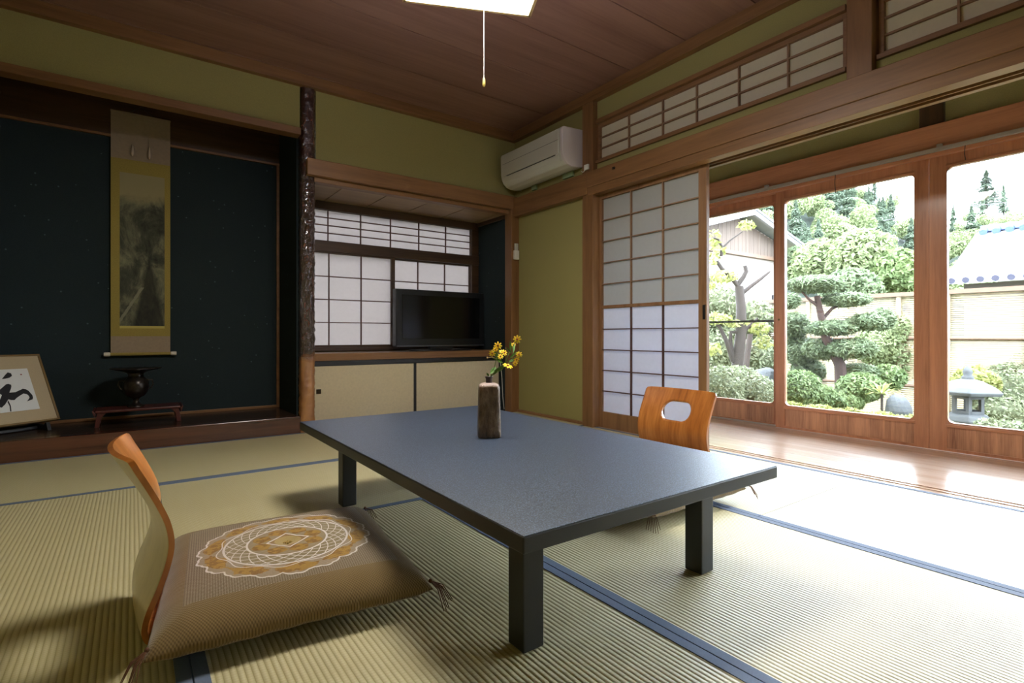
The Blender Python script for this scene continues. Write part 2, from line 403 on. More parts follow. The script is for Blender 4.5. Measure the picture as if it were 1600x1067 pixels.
# ------------------------------------------------------------------ paper screens
def lattice_screen(name, axis, a0, a1, z0, z1, d, cols, rows, fr, fmat, lmat, pmat, label=None, rail=None, parent=None, th=.03, mw=.008, kind='structure', side=1):
    """paper screen in a plane; axis 'X': plane y=d, axis 'Y': plane x=d. side = direction towards the room"""
    root = parent or structure(name, label, (0, 0, 0))
    def bx(mb, p, q, e0, e1, z_0, z_1):
        lo, hi = sorted((d + side * e0, d + side * e1))
        if axis == 'X': mb.box(p, q, lo, hi, z_0, z_1)
        else: mb.box(lo, hi, p, q, z_0, z_1)
    l, r, b, t_ = fr
    m = MB(); bx(m, a0, a0 + l, -th / 2, th / 2, z0, z1); bx(m, a1 - r, a1, -th / 2, th / 2, z0, z1)
    bx(m, a0 + l, a1 - r, -th / 2, th / 2, z0, z0 + b); bx(m, a0 + l, a1 - r, -th / 2, th / 2, z1 - t_, z1)
    m.build('frame', fmat, root, bevel=.0015)
    m = MB(); A0, A1, Z0, Z1 = a0 + l, a1 - r, z0 + b, z1 - t_
    for k in (cols if hasattr(cols, '__len__') else [A0 + (A1 - A0) * i / cols for i in range(1, cols)]):
        bx(m, k - mw / 2, k + mw / 2, -.006, .010, Z0, Z1)
    for k in (rows if hasattr(rows, '__len__') else [Z0 + (Z1 - Z0) * i / rows for i in range(1, rows)]):
        bx(m, A0, A1, -.006, .009, k - mw / 2, k + mw / 2)
    m.build('lattice', lmat, root)
    m = MB(); bx(m, A0 - .002, A1 + .002, -.008, -.007, Z0 - .002, Z1 + .002); m.build('paper', pmat, root)
    return root

# window behind the shelf: transom plus two sliding sashes in a wooden frame
w = structure('window_1', 'paper window behind the shelf')
MB().box(1.035, XS, YS - .02, YS + .06, 1.745, 1.812).box(1.035, XS, YS - .03, YS + .06, 1.392, 1.482).box(1.035, XS, YS - .03, YS + .06, .56, .588).box(2.742, XS, YS - .02, YS + .06, .588, 1.745).build('window_frame', M['darkX'], w, bevel=.002)
lattice_screen('s', 'X', 1.05, 2.752, 1.475, 1.755, YS + .012, [1.341, 1.622, 1.898, 2.178, 2.462], [1.553, 1.618, 1.682], (.016, .016, .012, .012), M['darkX'], M['lattice_dark'], M['paper_back'], parent=w, side=-1)
lattice_screen('s', 'X', 1.05, 1.932, .588, 1.395, YS - .0, [1.345, 1.622], [.80, .993, 1.187], (.03, .036, .022, .015), M['darkX'], M['lattice_dark'], M['paper_back'], parent=w, side=-1)
lattice_screen('s', 'X', 1.90, 2.752, .588, 1.395, YS + .032, [2.178, 2.462], [.80, .993, 1.187], (.04, .016, .022, .015), M['darkX'], M['lattice_dark'], M['paper_back'], parent=w, side=-1)
# transoms over the screens
for nm, a0, a1, cols in (('window_2', 1.135, 2.85, [1.43, 1.714, 1.997, 2.257, 2.552]), ('window_3', -.72, 1.003, [.708, .423, .138, -.147, -.432])):
    w = structure(nm, 'paper transom above the long beam')
    MB().box(2.83, 2.90, a0, a1, 1.984, 2.006).box(2.83, 2.90, a0, a1, 2.285, 2.314).build('window_frame', M['beamY'], w, bevel=.002)
    lattice_screen('s', 'Y', a0, a1, 2.006, 2.285, 2.872, cols, [2.10, 2.18], (.022, .022, .016, .027), M['frameY'], M['lattice'], M['paper_beige'], parent=w, side=-1, mw=.009)
# sliding screen, upper fixed half and lower lifting half
d1 = structure('door_1', 'white paper sliding screen standing at the left of the opening')
SX = 2.889
m = MB()
m.box(SX - .015, SX + .015, 1.932, 1.990, .0, 1.766); m.box(SX - .015, SX + .015, 2.825, 2.862, .0, 1.766)
m.box(SX - .015, SX + .015, 1.990, 2.825, .0, .118); m.box(SX - .015, SX + .015, 1.990, 2.825, 1.718, 1.766); m.box(SX - .014, SX + .015, 1.990, 2.825, .893, .916)
m.build('frame', M['frameZ'], d1, bevel=.002)
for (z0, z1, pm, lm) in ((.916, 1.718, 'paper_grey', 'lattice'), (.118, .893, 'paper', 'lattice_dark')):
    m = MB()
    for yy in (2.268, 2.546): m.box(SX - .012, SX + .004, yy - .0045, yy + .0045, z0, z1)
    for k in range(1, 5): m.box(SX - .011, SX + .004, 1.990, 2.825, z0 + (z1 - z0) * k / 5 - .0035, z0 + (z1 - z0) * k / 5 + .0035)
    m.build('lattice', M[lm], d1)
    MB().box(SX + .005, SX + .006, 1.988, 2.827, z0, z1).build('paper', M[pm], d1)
MB().box(SX - .0185, SX - .0145, 1.940, 1.958, .79, .88).build('door_pull', M['black'], d1, bevel=.001)

# ------------------------------------------------------------------ veranda glass doors
def glass_door(name, y0, y1, xp, gy0, gy1, gz0=.172, gz1=1.690, brass=None):
    root = structure(name)
    m = MB(); x0, x1 = xp - .018, xp + .018; zt = 1.79
    m.box(x0, x1, y0, gy0, .003, zt); m.box(x0, x1, gy1, y1, .003, zt); m.box(x0, x1, gy0, gy1, gz1, zt)
    m.box(x0, x1, gy0, gy1, gz0 - .022, gz0); m.box(x0, x1, gy0, gy1, .003, .02)
    r = .032
    for (cy, sy) in ((gy0, 1), (gy1, -1)):
        for (cz, sz) in ((gz0, 1), (gz1, -1)):
            pts = [(cy, cz)] + [(cy + sy * (r - r * math.sin(q)), cz + sz * (r - r * math.cos(q))) for q in [PI / 2 * j / 6 for j in range(7)]]
            m.prism(pts, x0 + .004, x1 - .004, lambda p, q: Vector((q, p[0], p[1])))
    m.build('frame', M['redZ'], root, bevel=.003)
    MB().box(x0 + .008, x1 - .008, gy0, gy1, .02, gz0 - .022).build('skirt_panel', M['skirt'], root)
    MB().box(x0 - .006, x0 + .001, gy0 - .006, gy1 + .006, gz0 - .026, gz0 - .008).box(x0 - .004, x0 + .001, gy0 - .006, gy1 + .006, gz1 + .008, gz1 + .02).build('moulding', M['redY'], root, bevel=.003)
    MB().box(xp - .002, xp + .002, gy0 - .004, gy1 + .004, gz0 - .004, gz1 + .004).build('glass_pane', M['glass'], root)
    if brass: MB().ball((x0 - .001, brass, .81), (.004, .008, .008)).build('lock', M['brass'], root)
    return root
glass_door('door_2', 2.030, 2.99, 3.992, 2.092, 2.92)
glass_door('door_3', 1.1145, 2.055, 3.95, 1.190, 1.988, brass=2.03)
glass_door('door_4', .165, 1.1125, 3.95, .245, 1.026)
glass_door('door_5', -.78, .20, 3.992, -.70, .12)
MB().box(3.972, 3.978, 1.9, 3.0, 0, .012).box(3.925, 3.931, -.7, 2.05, 0, .002).build('trim_21', M['steel'], kind='structure')
r = thing('curtain_rail', 'thin grey metal curtain rail under the veranda head beam', 'curtain rail', (3.885, 0, 0))
MB().box(-.009, .009, -.75, 4.2, 1.784, 1.808).build('rail', M['steel'], r, bevel=.002)
for yy in (.0, 1.05, 2.1): MB().box(-.01, .016, yy - .012, yy + .012, 1.805, 1.825).build('bracket', M['steel'], r)
MB().tube([(0, .93, 1.793), (.004, .935, 1.74), (.004, .93, 1.70)], .002, 6).build('rail_hook', M['black'], r)
MB().tube([(0, 1.62, 1.793), (.004, 1.625, 1.73), (.004, 1.62, 1.66)], .0025, 6).build('rail_hook', M['black'], r)

# ------------------------------------------------------------------ tatami mats
G_T = 'tatami mats covering the room floor'
def tatami(x0, x1, y0, y1, along, label):
    g = .0012; x0 += g; x1 -= g; y0 += g; y1 -= g
    o = ((x0 + x1) / 2, (y0 + y1) / 2, 0); w = .028
    if along == 'Y': body = (x0 + w, x1 - w, y0, y1)
    else: body = (x0, x1, y0 + w, y1 - w)
    t = MB().box(*body, -.055, 0).build('tatami_mat', M['tat' + along], origin=o); tag(t, label, 'tatami mat', G_T)
    for s in (0, 1):
        if along == 'Y': b = (x0, x0 + w, y0, y1) if s == 0 else (x1 - w, x1, y0, y1)
        else: b = (x0, x1, y0, y0 + w) if s == 0 else (x0, x1, y1 - w, y1)
        c = MB().box(*b, -.055, .0015).build('border_cloth', M['heri'], origin=o, bevel=.001); c.location = (0, 0, 0); c.parent = t
    return t
xa, xb, xc, xd = .100, 1.018, 1.932, 2.851
ya, yb, yc, yd, ye = .19, 1.08, 2.020, 2.940, 3.904
tatami(xb - .005, xd, yd, ye, 'X', 'tatami mat in front of the shelf cupboard and the burl post')
tatami(XL, xb - .005, yd, ye, 'X', 'tatami mat along the foot of the dark scroll alcove')
tatami(xa, xc, yc, yd, 'X', 'tatami mat crossing under the far end of the low table')
tatami(XL, xa, yb + .02, yd, 'Y', 'tatami mat behind the nearer legless chair, its left neighbour')
tatami(xa, xb, ya, yc, 'Y', 'tatami mat under the patterned brown cushion')
tatami(xb, xc, ya, yc, 'Y', 'tatami mat under the window-side legs of the low table')
tatami(xc, xd, yb, yd, 'Y', 'bright tatami mat beside the paper screen and the sill')
tatami(xc, xd, yb - 1.84, yb, 'Y', 'brightest tatami mat, by the sill nearest the viewer')
tatami(XL, xa, yb - 1.82, yb + .02, 'Y', 'tatami mat at the near left, left of the chair and nearer than its shadow')
tatami(xa, xc, -.76, ya, 'X', 'tatami mat in the near foreground below the picture')

# ------------------------------------------------------------------ low table
tb = thing('low_table', 'low rectangular table with black legs and dark blue-grey speckled top', 'table', (1.02, 1.545, 0))
t = NT('speckled_table_top'); f = t.noise(300, 2, .8)
t.col(t.ramp(f, [(.40, lin(12, 17, 25)), (.52, lin(30, 37, 50)), (.62, lin(104, 120, 144))])); t.set(Roughness=.42); t.b.inputs['Specular IOR Level'].default_value = .8; t.b.inputs['Coat Weight'].default_value = .7; t.b.inputs['Coat Roughness'].default_value = .33; t.b.inputs['Coat Tint'].default_value = (.82, .92, 1, 1); t.b.inputs['Coat IOR'].default_value = 1.6
t.bump(f, .6, .002); M['tabletop'] = t.m
t = NT('table_black'); t.col(lin(30, 31, 30)); t.set(Roughness=.42); t.bump(t.noise(500, 2), .1, .001); M['table_black'] = t.m
MB().box(-.4455, .4455, -.7845, .7845, .292, .3245).build('tabletop', M['table_black'], tb, bevel=.003)
MB().box(-.4435, .4435, -.7825, .7825, .3243, .326).build('top_surface', M['tabletop'], tb, bevel=.0006)['label'] = 'dark blue-grey speckled laminate surface'
for lx in (-.335 + .0285, .363 - .0285):
    for ly in (-.638 + .0285, .620 - .0285):
        MB().box(lx - .0285, lx + .0285, ly - .0285, ly + .0285, .0016, .292).build('leg', M['table_black'], tb, bevel=.003)
MB().box(-.34, .366, -.60, -.588, .262, .292).build('rail', M['table_black'], tb); MB().box(-.34, .366, .575, .587, .262, .292).build('rail', M['table_black'], tb)

# ------------------------------------------------------------------ vase and flowers on the table
VX, VY, VZ = 1.045, 1.59, .326
v = thing('flower_vase', 'brown rough ceramic bottle vase, square with a short dark neck', 'vase', (VX, VY, VZ), -YAW + .12)
t = NT('rough_stoneware'); X_, Y_, Z_ = t.xyz(); f = t.noise(28, 5, .65, (1, 1, .5)); g = t.noise(70, 3, .6, (1.3, 1.3, .5))
c = t.ramp(t.math('ADD', t.math('MULTIPLY', f, .6), t.math('MULTIPLY', g, .4)), [(.35, lin(62, 46, 30)), (.5, lin(104, 82, 58)), (.66, lin(142, 120, 94))])
top = t.math('MULTIPLY', t.math('SUBTRACT', t.math('ADD', Z_, t.math('MULTIPLY', f, .02)), .189), 120, clamp=True)
c = t.mix(top, c, lin(170, 150, 140)); nk = t.math('MULTIPLY', t.math('SUBTRACT', Z_, .2), 300, clamp=True); c = t.mix(nk, c, lin(48, 34, 28))
t.col(c); t.set(Roughness=.42); t.bump(t.math('ADD', f, g), .8, .006)
MB().lathe([(.037, 0), (.0405, .003), (.041, .02), (.0405, .06), (.039, .11), (.0375, .165), (.0365, .180), (.034, .187), (.026, .192), (.014, .1945)], 48, sq=7).build('body', t.m, v, weld=True)
t2 = simple('dark_neck_glaze', lin(54, 38, 30), .35, noise=.2, nscale=60)
MB().lathe([(.0115, .193), (.0115, .207), (.0135, .2125), (.0150, .2155), (.0135, .217), (.0095, .215), (.0085, .20)], 28, cap=False).build('neck', t2, v)

t = NT('flower_yellow'); t.col(t.ramp(t.noise(60, 2), [(.3, lin(250, 196, 20)), (.7, lin(255, 232, 60))])); t.set(Roughness=.6); M['yellow'] = t.m
M['stem'] = simple('green_stem', lin(104, 134, 50), .6); M['leafy'] = simple('flower_leaf_green', lin(96, 140, 52), .55, noise=.2, nscale=80)
M['eye'] = simple('rust_flower_centre', lin(150, 78, 14), .7); M['bud'] = simple('pale_bud', lin(220, 190, 130), .6)
fl = thing('yellow_flowers', 'sprig of small yellow daisy-like flowers standing in the vase', 'flowers', (VX, VY, VZ + .19))
dv = Vector((VX, VY, 0)).dot(Fv); O0 = Vector((VX, VY, VZ + .19))
def fp(u, v_, dd=0): return at(u, v_, dv + dd) - O0
mouth = Vector((0, 0, .004))
blooms = [(778, 540, .01, .0125), (769, 552, -.02, .010), (784, 549, .02, .010), (788, 551, 0, .010), (782, 557, -.02, .009), (808, 530, -.01, .0125), (802, 539, .015, .008), (793.5, 571.5, -.03, .0150), (811, 554, .0, .010), (807, 562, .01, .009), (805, 568, -.015, .008), (774, 546, .02, .008)]
rnd = random.Random(4)
for (a, b) in (((784, 578), (793, 560)), ((772, 575), (780, 545)), ((788, 570), (800, 540)), ((790, 566), (812, 556))):
    pts = [mouth, fp(767, 588, 0), (mouth + fp(*a)) * .5 + Vector((0, 0, .012)), fp(*a), fp(*b)]
    MB().tube([Vector((0, 0, -.06))] + pts, [.0014] * 4 + [.0012, .0009], 6).build('stem', M['stem'], fl)
for (u, v_, dd, r_) in blooms:
    r_ *= 1.2
    c = fp(u, v_, dd); view = (-Fv + Vector((rnd.uniform(-.7, .7), rnd.uniform(-.7, .7), rnd.uniform(.0, .9)))).normalized()
    Q = view.to_track_quat('Z', 'Y').to_matrix().to_4x4(); Q.translation = c
    base = fp(786 + (u - 786) * .45, 566 + (v_ - 566) * .45, dd * .5)
    m = MB(); npet = 8
    for k in range(npet):
        a = 2 * PI * k / npet + rnd.uniform(-.1, .1); Z1 = Matrix.Rotation(a, 4, 'Z')
        pr_ = [(0, 0, 0), (r_ * .5, -r_ * .20, .0012), (r_ * .95, -r_ * .17, .0004), (r_ * 1.05, 0, -.0006), (r_ * .95, r_ * .17, .0004), (r_ * .5, r_ * .20, .0012)]
        m.add([Q @ Z1 @ Vector(p) for p in pr_], [(0, 1, 5), (1, 2, 4, 5), (2, 3, 4)]); m.add([Q @ Z1 @ (Vector(p) - Vector((0, 0, .0006))) for p in pr_], [(5, 1, 0), (5, 4, 2, 1), (4, 3, 2)])
    bl = m.build('bloom', M['yellow'], fl)
    MB().ball((0, 0, .0012), (r_ * .3, r_ * .3, r_ * .2), 8, 5, Q).build('flower_centre', M['eye'], bl)
    MB().tube([base, (base + c) * .5 + Vector((0, 0, -.003)), c - view * .001], .0007, 5).build('flower_stalk', M['stem'], bl)
def leaf(p, q, wd, m, droop=.0):
    p, q = Vector(p), Vector(q); d = q - p; side = d.cross(Fv).normalized() * wd; nrm = d.cross(side).normalized() * wd * .25
    ts = [0, .25, .5, .75, 1]; ws = [.1, .8, 1, .65, 0]
    vs = []
    for a, b in zip(ts, ws): c = p + d * a - Vector((0, 0, droop * a * a)); vs += [c - side * b + nrm * b, c, c + side * b + nrm * b]
    fs = []
    for i in range(4): fs += [(3*i, 3*i+3, 3*i+4, 3*i+1), (3*i+1, 3*i+4, 3*i+5, 3*i+2)]
    m.add(vs, fs)
for (a, b, wd) in (((766, 584), (775, 572), .008), ((772, 580), (790, 571), .006), ((778, 560), (770, 545), .005), ((776, 561), (786, 566), .006), ((784, 563), (769, 558), .005), ((798, 548), (797, 531), .004), ((800, 552), (790, 541), .003), ((802, 552), (804, 534), .004), ((796, 560), (808, 548), .004), ((795, 566), (803, 560), .004), ((764, 588), (760, 581), .004), ((770, 586), (778, 576), .005)):
    m = MB(); leaf(fp(*a, rnd.uniform(-.02, .01)), fp(*b, rnd.uniform(-.03, .02)), wd, m, .003); m.build('leaf', M['leafy'], fl)
MB().tube([fp(776, 560), fp(768, 558), fp(761.5, 559)], .0006, 5).ball(fp(761.5, 559), .0032, 8, 6).build('bud', M['bud'], fl)

# ------------------------------------------------------------------ legless chairs
t = NT('bent_plywood'); X_, Y_, Z_ = t.xyz(); f = t.noise(26, 4, .6, (.2, 1, .12), .3); g = t.noise(110, 2, .6, (.2, 1, .1))
t.col(t.ramp(t.math('ADD', t.math('MULTIPLY', f, .65), t.math('MULTIPLY', g, .35)), [(.36, lin(136, 78, 28)), (.5, lin(166, 100, 42)), (.66, lin(188, 122, 60))])); t.set(Roughness=.3)
t.b.inputs['Coat Weight'].default_value = .5; t.b.inputs['Coat Roughness'].default_value = .12; M['ply'] = t.m
M['ply_back'] = wood('plain_plywood_back', lin(176, 158, 122), lin(150, 132, 98), 'Z', .32, coat=.5)
def zaisu(label, loc, rz, hole=True):
    root = thing('legless_chair', label, 'floor chair', loc, rz, 'bent plywood legless chairs at the low table')
    # side profile (x forward, z up) from seat bend to top
    P = [(.060, .022), (.030, .030), (.020, .050), (.020, .075), (.028, .108), (.045, .150), (.060, .197), (.0665, .24), (.060, .284), (.044, .327), (.024, .370), (.004, .410), (-.004, .430)]
    def prof(s):
        s *= len(P) - 1; i = min(int(s), len(P) - 2); q = s - i
        p0, p1, p2, p3 = P[max(i-1,0)], P[i], P[i+1], P[min(i+2, len(P)-1)]
        return [0.5 * ((2*p1[k]) + (-p0[k]+p2[k])*q + (2*p0[k]-5*p1[k]+4*p2[k]-p3[k])*q*q + (-p0[k]+3*p1[k]-3*p2[k]+p3[k])*q**3) for k in (0, 1)]
    nu, nv = 72, 60; th = .011
    def hw(s): # half width
        w = .165 + .028 * min(1, s / .35) + .004 * s
        return w
    def surf(a, s, off):
        x, z = prof(s); e = 1e-3; x2, z2 = prof(min(1, s + e)); x1, z1 = prof(max(0, s - e)); tx, tz = x2 - x1, z2 - z1; L = math.hypot(tx, tz); nx, nz = tz / L, -tx / L
        bow = (.013 + .022 * s * s) * min(1, s / .3) * (1 - a * a)
        return Vector((x - bow + nx * off, a * hw(s), z + nz * off))
    # top corner rounding via a per-column limit on s
    def smax(a):
        r = .030; y = abs(a) * hw(1); e = y - (hw(1) - r)
        return 1 - (0 if e <= 0 else (r - math.sqrt(max(0, r * r - e * e))) / .52)
    hc, hrz, hry, ha = .905, .020, .030, .0  # slot centre (s), half height m, half width m
    def inside(y, z):
        dy = max(0, abs(y) - .037); return dy * dy + z * z < .043 ** 2
    bmv = {}; mb = MB()
    rows = []
    import itertools
    # build front & back sheets as grids with the slot faces skipped, then snap slot boundary
    A = [-1 + 2 * i / nu for i in range(nu + 1)]
    zc = .328
    grid = {}
    def pt(i, j): 
        a = A[i]; s = smax(a) * j / nv; return a, s
    def keep(i, j):
        aa = (A[i] + A[i+1]) / 2; ss = smax(aa) * (j + .5) / nv; return not (hole and inside(aa * hw(ss), prof(ss)[1] - zc))
    def snapped(i, j):
        a, s = pt(i, j)
        if not hole: return a, s
        y = a * hw(s); z = prof(s)[1] - zc
        nb = [keep(ii, jj) for ii in (i-1, i) for jj in (j-1, j) if 0 <= ii < nu and 0 <= jj < nv]
        if all(nb) or not any(nb): return a, s
        cy = max(-.037, min(.037, y)); dy, dz = y - cy, z; L = math.hypot(dy, dz) or 1
        y = cy + dy / L * .043; z = dz / L * .043
        lo, hi = .4, 1.0
        for _ in range(25):
            mid = (lo + hi) / 2
            if prof(mid)[1] - zc < z: lo = mid
            else: hi = mid
        return y / hw(lo), lo
    S = [[snapped(i, j) for j in range(nv + 1)] for i in range(nu + 1)]
    for off in (th / 2, -th / 2):
        for i in range(nu + 1):
            for j in range(nv + 1): mb.v.append(tuple(surf(S[i][j][0], S[i][j][1], off)))
    N = (nu + 1) * (nv + 1); idx = lambda i, j, k: k * N + i * (nv + 1) + j
    edges = {}
    for i in range(nu):
        for j in range(nv):
            if keep(i, j):
                mb.f.append([idx(i, j, 0), idx(i+1, j, 0), idx(i+1, j+1, 0), idx(i, j+1, 0)]); mb.sm.append(True)
                mb.f.append([idx(i, j, 1), idx(i, j+1, 1), idx(i+1, j+1, 1), idx(i+1, j, 1)]); mb.sm.append(True)
                for e in (((i, j), (i+1, j)), ((i+1, j), (i+1, j+1)), ((i+1, j+1), (i, j+1)), ((i, j+1), (i, j))):
                    if (e[1], e[0]) in edges: del edges[(e[1], e[0])]
                    else: edges[e] = 1
    for (a, b) in edges:
        mb.f.append([idx(*b, 0), idx(*a, 0), idx(*a, 1), idx(*b, 1)]); mb.sm.append(False)
    o = mb.build('backrest', M['ply'], root); o.data.materials.append(M['ply_back'])
    for p in o.data.polygons:
        if len(p.vertices) == 4 and all(i >= N for i in p.vertices): p.material_index = 1
    # seat board and black foot pads
    m = MB(); m.prism([(.046, -.165), (.40, -.175), (.43, -.15), (.43, .15), (.40, .175), (.046, .165)], .018, .029, lambda p, q: Vector((p[0], p[1], q)))
    m.build('seat', M['ply'], root, bevel=.002)
    for (px_, py_) in ((.09, -.14), (.09, .14), (.38, -.14), (.38, .14)):
        MB().box(px_ - .03, px_ + .03, py_ - .03, py_ + .03, 0, .018).build('foot_pad', M['black'], root, bevel=.003)
    return root
zaisu('bent plywood legless chair seen edge-on, left of the table', (-.002, 1.54, .0016), math.radians(1.5))
zaisu('bent plywood legless chair with oval hand slot, between table and sill', (2.125, 1.575, .0016), PI)

# ------------------------------------------------------------------ floor cushions
def cushion_mat():
    t = NT('woven_cushion_cloth'); X_, Y_, Z_ = t.xyz()
    r = t.math('SQRT', t.math('ADD', t.math('MULTIPLY', X_, X_), t.math('MULTIPLY', Y_, Y_))); th = t.math('ARCTAN2', Y_, X_)
    def ring(rad, w, wob=None):
        d = t.math('ABSOLUTE', t.math('SUBTRACT', r, rad if wob is None else wob)); return t.math('LESS_THAN', d, w)
    def sn(k, ph=0.0): return t.math('SINE', t.math('ADD', t.math('MULTIPLY', th, k), ph))
    # base weave
    wx = t.math('SINE', t.math('MULTIPLY', X_, 2 * PI / .0065)); wy = t.math('SINE', t.math('MULTIPLY', Y_, 2 * PI / .0065)); wv = t.math('MULTIPLY', wx, wy)
    wvf = t.math('ADD', t.math('MULTIPLY', wv, .5), .5)
    base = t.mix(wvf, lin(98, 80, 48), lin(132, 110, 70))
    # greyer square field with a diamond check
    sq = t.math('MAXIMUM', t.math('ABSOLUTE', X_), t.math('ABSOLUTE', Y_))
    infield = t.math('LESS_THAN', sq, .238)
    dx = t.math('SINE', t.math('MULTIPLY', t.math('ADD', X_, Y_), 2 * PI / .011)); dy = t.math('SINE', t.math('MULTIPLY', t.math('SUBTRACT', X_, Y_), 2 * PI / .011))
    dc = t.math('GREATER_THAN', t.math('MULTIPLY', dx, dy), .15)
    field = t.mix(dc, lin(106, 92, 68), lin(146, 132, 114))
    c = t.mix(infield, base, field)
    # outer leaf wreath between r .155 and scalloped edge
    scal = t.math('ADD', .203, t.math('ADD', t.math('MULTIPLY', t.math('ABSOLUTE', sn(9)), .012), t.math('MULTIPLY', t.math('ABSOLUTE', sn(22, .7)), .004)))
    nz = t.noise(55, 3, .6); nz2 = t.noise(34, 2, .5, (1, 1, 1), .8)
    ochre = t.mix(t.math('GREATER_THAN', nz, .52), lin(158, 124, 56), lin(134, 98, 44))
    inw = t.math('MULTIPLY', t.math('LESS_THAN', r, scal), t.math('GREATER_THAN', r, .158))
    c = t.mix(inw, c, lin(150, 134, 112))
    blob_r = t.math('ABSOLUTE', t.math('SUBTRACT', r, .185)); lobes = t.math('MULTIPLY', t.math('ABSOLUTE', sn(5)), .022)
    blob = t.math('LESS_THAN', t.math('ADD', blob_r, t.math('MULTIPLY', t.math('SUBTRACT', nz2, .5), .03)), lobes)
    c = t.mix(t.math('MULTIPLY', inw, blob), c, ochre)
    # lattice band .105 - .150
    band = t.math('MULTIPLY', t.math('LESS_THAN', r, .152), t.math('GREATER_THAN', r, .104))
    q = t.math('SINE', t.math('ADD', t.math('MULTIPLY', th, 24.0), t.math('MULTIPLY', r, 260.0))); q2 = t.math('SINE', t.math('SUBTRACT', t.math('MULTIPLY', th, 24.0), t.math('MULTIPLY', r, 260.0)))
    lat = t.math('GREATER_THAN', t.math('MAXIMUM', q, q2), .93)
    c = t.mix(band, c, lin(138, 124, 92)); WHT = lin(206, 200, 196)
    c = t.mix(t.math('MULTIPLY', band, lat), c, WHT)
    # inner disc with blossoms and a diamond
    inn = t.math('LESS_THAN', r, .100); c = t.mix(inn, c, lin(146, 130, 102))
    pet = t.math('LESS_THAN', t.math('ABSOLUTE', t.math('SUBTRACT', r, .070)), t.math('MULTIPLY', t.math('ABSOLUTE', sn(4, .4)), .024))
    c = t.mix(t.math('MULTIPLY', inn, pet), c, ochre)
    dm = t.math('ADD', t.math('ABSOLUTE', X_), t.math('ABSOLUTE', Y_))
    c = t.mix(t.math('LESS_THAN', dm, .056), c, WHT); c = t.mix(t.math('LESS_THAN', dm, .050), c, lin(140, 112, 72))
    c = t.mix(t.math('LESS_THAN', r, .034), c, lin(164, 144, 92))
    # white piping lines
    wob = t.math('ADD', .1545, t.math('MULTIPLY', sn(30), .0008))
    for m_ in (ring(0, .0026, scal), ring(.156, .0028), ring(.1015, .0026), ring(.0, .0014, t.math('ADD', .168, t.math('MULTIPLY', sn(10, .3), .006)))):
        c = t.mix(m_, c, WHT)
    t.col(c); t.set(Roughness=.9); t.b.inputs['Sheen Weight'].default_value = .3; t.b.inputs['Specular IOR Level'].default_value = .15
    t.bump(t.math('ADD', wv, t.math('MULTIPLY', nz, .5)), .35, .0015)
    return t.m
M['cushion'] = cushion_mat(); M['tassel'] = simple('brown_tassel_thread', lin(92, 58, 34), .8, noise=.2, nscale=200)
def cushion(label, loc, rz, sag=None):
    root = thing('floor_cushion', label, 'cushion', loc, rz, 'square brocade cushions on the legless chairs')
    n = 56; hx, hy, T = .300, .328, .104
    mb = MB(); rr = random.Random(3)
    def P(i, j, s):
        u = -1 + 2 * i / n; v_ = -1 + 2 * j / n
        u = math.copysign(abs(math.sin(u * PI / 2)), u) if abs(u) > 0 else 0; v_ = math.copysign(abs(math.sin(v_ * PI / 2)), v_) if abs(v_) > 0 else 0
        e = (max(0, 1 - abs(u) ** 7) ** .5) * (max(0, 1 - abs(v_) ** 7) ** .5)
        pin = 1 - .035 * (1 - abs(u * v_)) * (max(abs(u), abs(v_)) ** 6)
        z = T / 2 * (e * (.80 + .20 * (1 - u * u) * (1 - v_ * v_)))
        rc = math.hypot(u * hx, v_ * hy)
        if s > 0: z -= .012 * math.exp(-(rc / .022) ** 2)
        wr = .0012 * math.sin(26 * u + 5 * v_) * abs(v_) ** 8 + .0012 * math.sin(24 * v_ - 4 * u) * abs(u) ** 8
        x, y = u * hx * pin, v_ * hy * pin
        zz = s * z + wr
        if s < 0: zz = max(zz, -T / 2 * .80)
        zz -= .020 * max(abs(u), abs(v_)) ** 8
        return (x, y, zz)
    for s in (1, -1):
        for i in range(n + 1):
            for j in range(n + 1): mb.v.append(P(i, j, s))
    N = (n + 1) ** 2
    for k in (0, 1):
        for i in range(n):
            for j in range(n):
                a, b, c, d = k*N + i*(n+1)+j, k*N + (i+1)*(n+1)+j, k*N + (i+1)*(n+1)+j+1, k*N + i*(n+1)+j+1
                mb.f.append([a, b, c, d] if k == 0 else [d, c, b, a]); mb.sm.append(True)
    mb.build('cover', M['cushion'], root, weld=True)
    # knotted centre tuft
    m = MB()
    for k in range(9):
        a = 2 * PI * k / 9; m.tube([(0, 0, .034), (.006 * math.cos(a), .006 * math.sin(a), .047), (.013 * math.cos(a), .013 * math.sin(a), .042 + .002 * (k % 3))], [.002, .0018, .001], 5)
    m.ball((0, 0, .040), (.006, .006, .005), 8, 6)
    m.build('centre_tuft', simple('ochre_thread', lin(168, 142, 78), .8), root)
    for sx in (-1, 1):
        for sy in (-1, 1):
            m = MB(); c = Vector((sx * (hx - .006), sy * (hy - .006), 0))
            for k in range(7):
                a = math.atan2(sy, sx) + (k - 3) * .16; L = .05 + .012 * rr.random()
                m.tube([c, c + Vector((math.cos(a) * L * .5, math.sin(a) * L * .5, -.012)), c + Vector((math.cos(a) * L * .9, math.sin(a) * L * .9, -.046 - .014 * rr.random()))], [.0016, .0013, .0008], 5)
            m.ball(c, .005, 8, 6); m.build('tassel', M['tassel'], root)
    return root
cushion('brown brocade cushion with white round medallion, on the edge-on chair', (.350, 1.545, .0735), math.radians(-6))
cushion('brown brocade cushion mostly hidden under the table, on the slotted chair', (1.775, 1.535, .0735), PI)

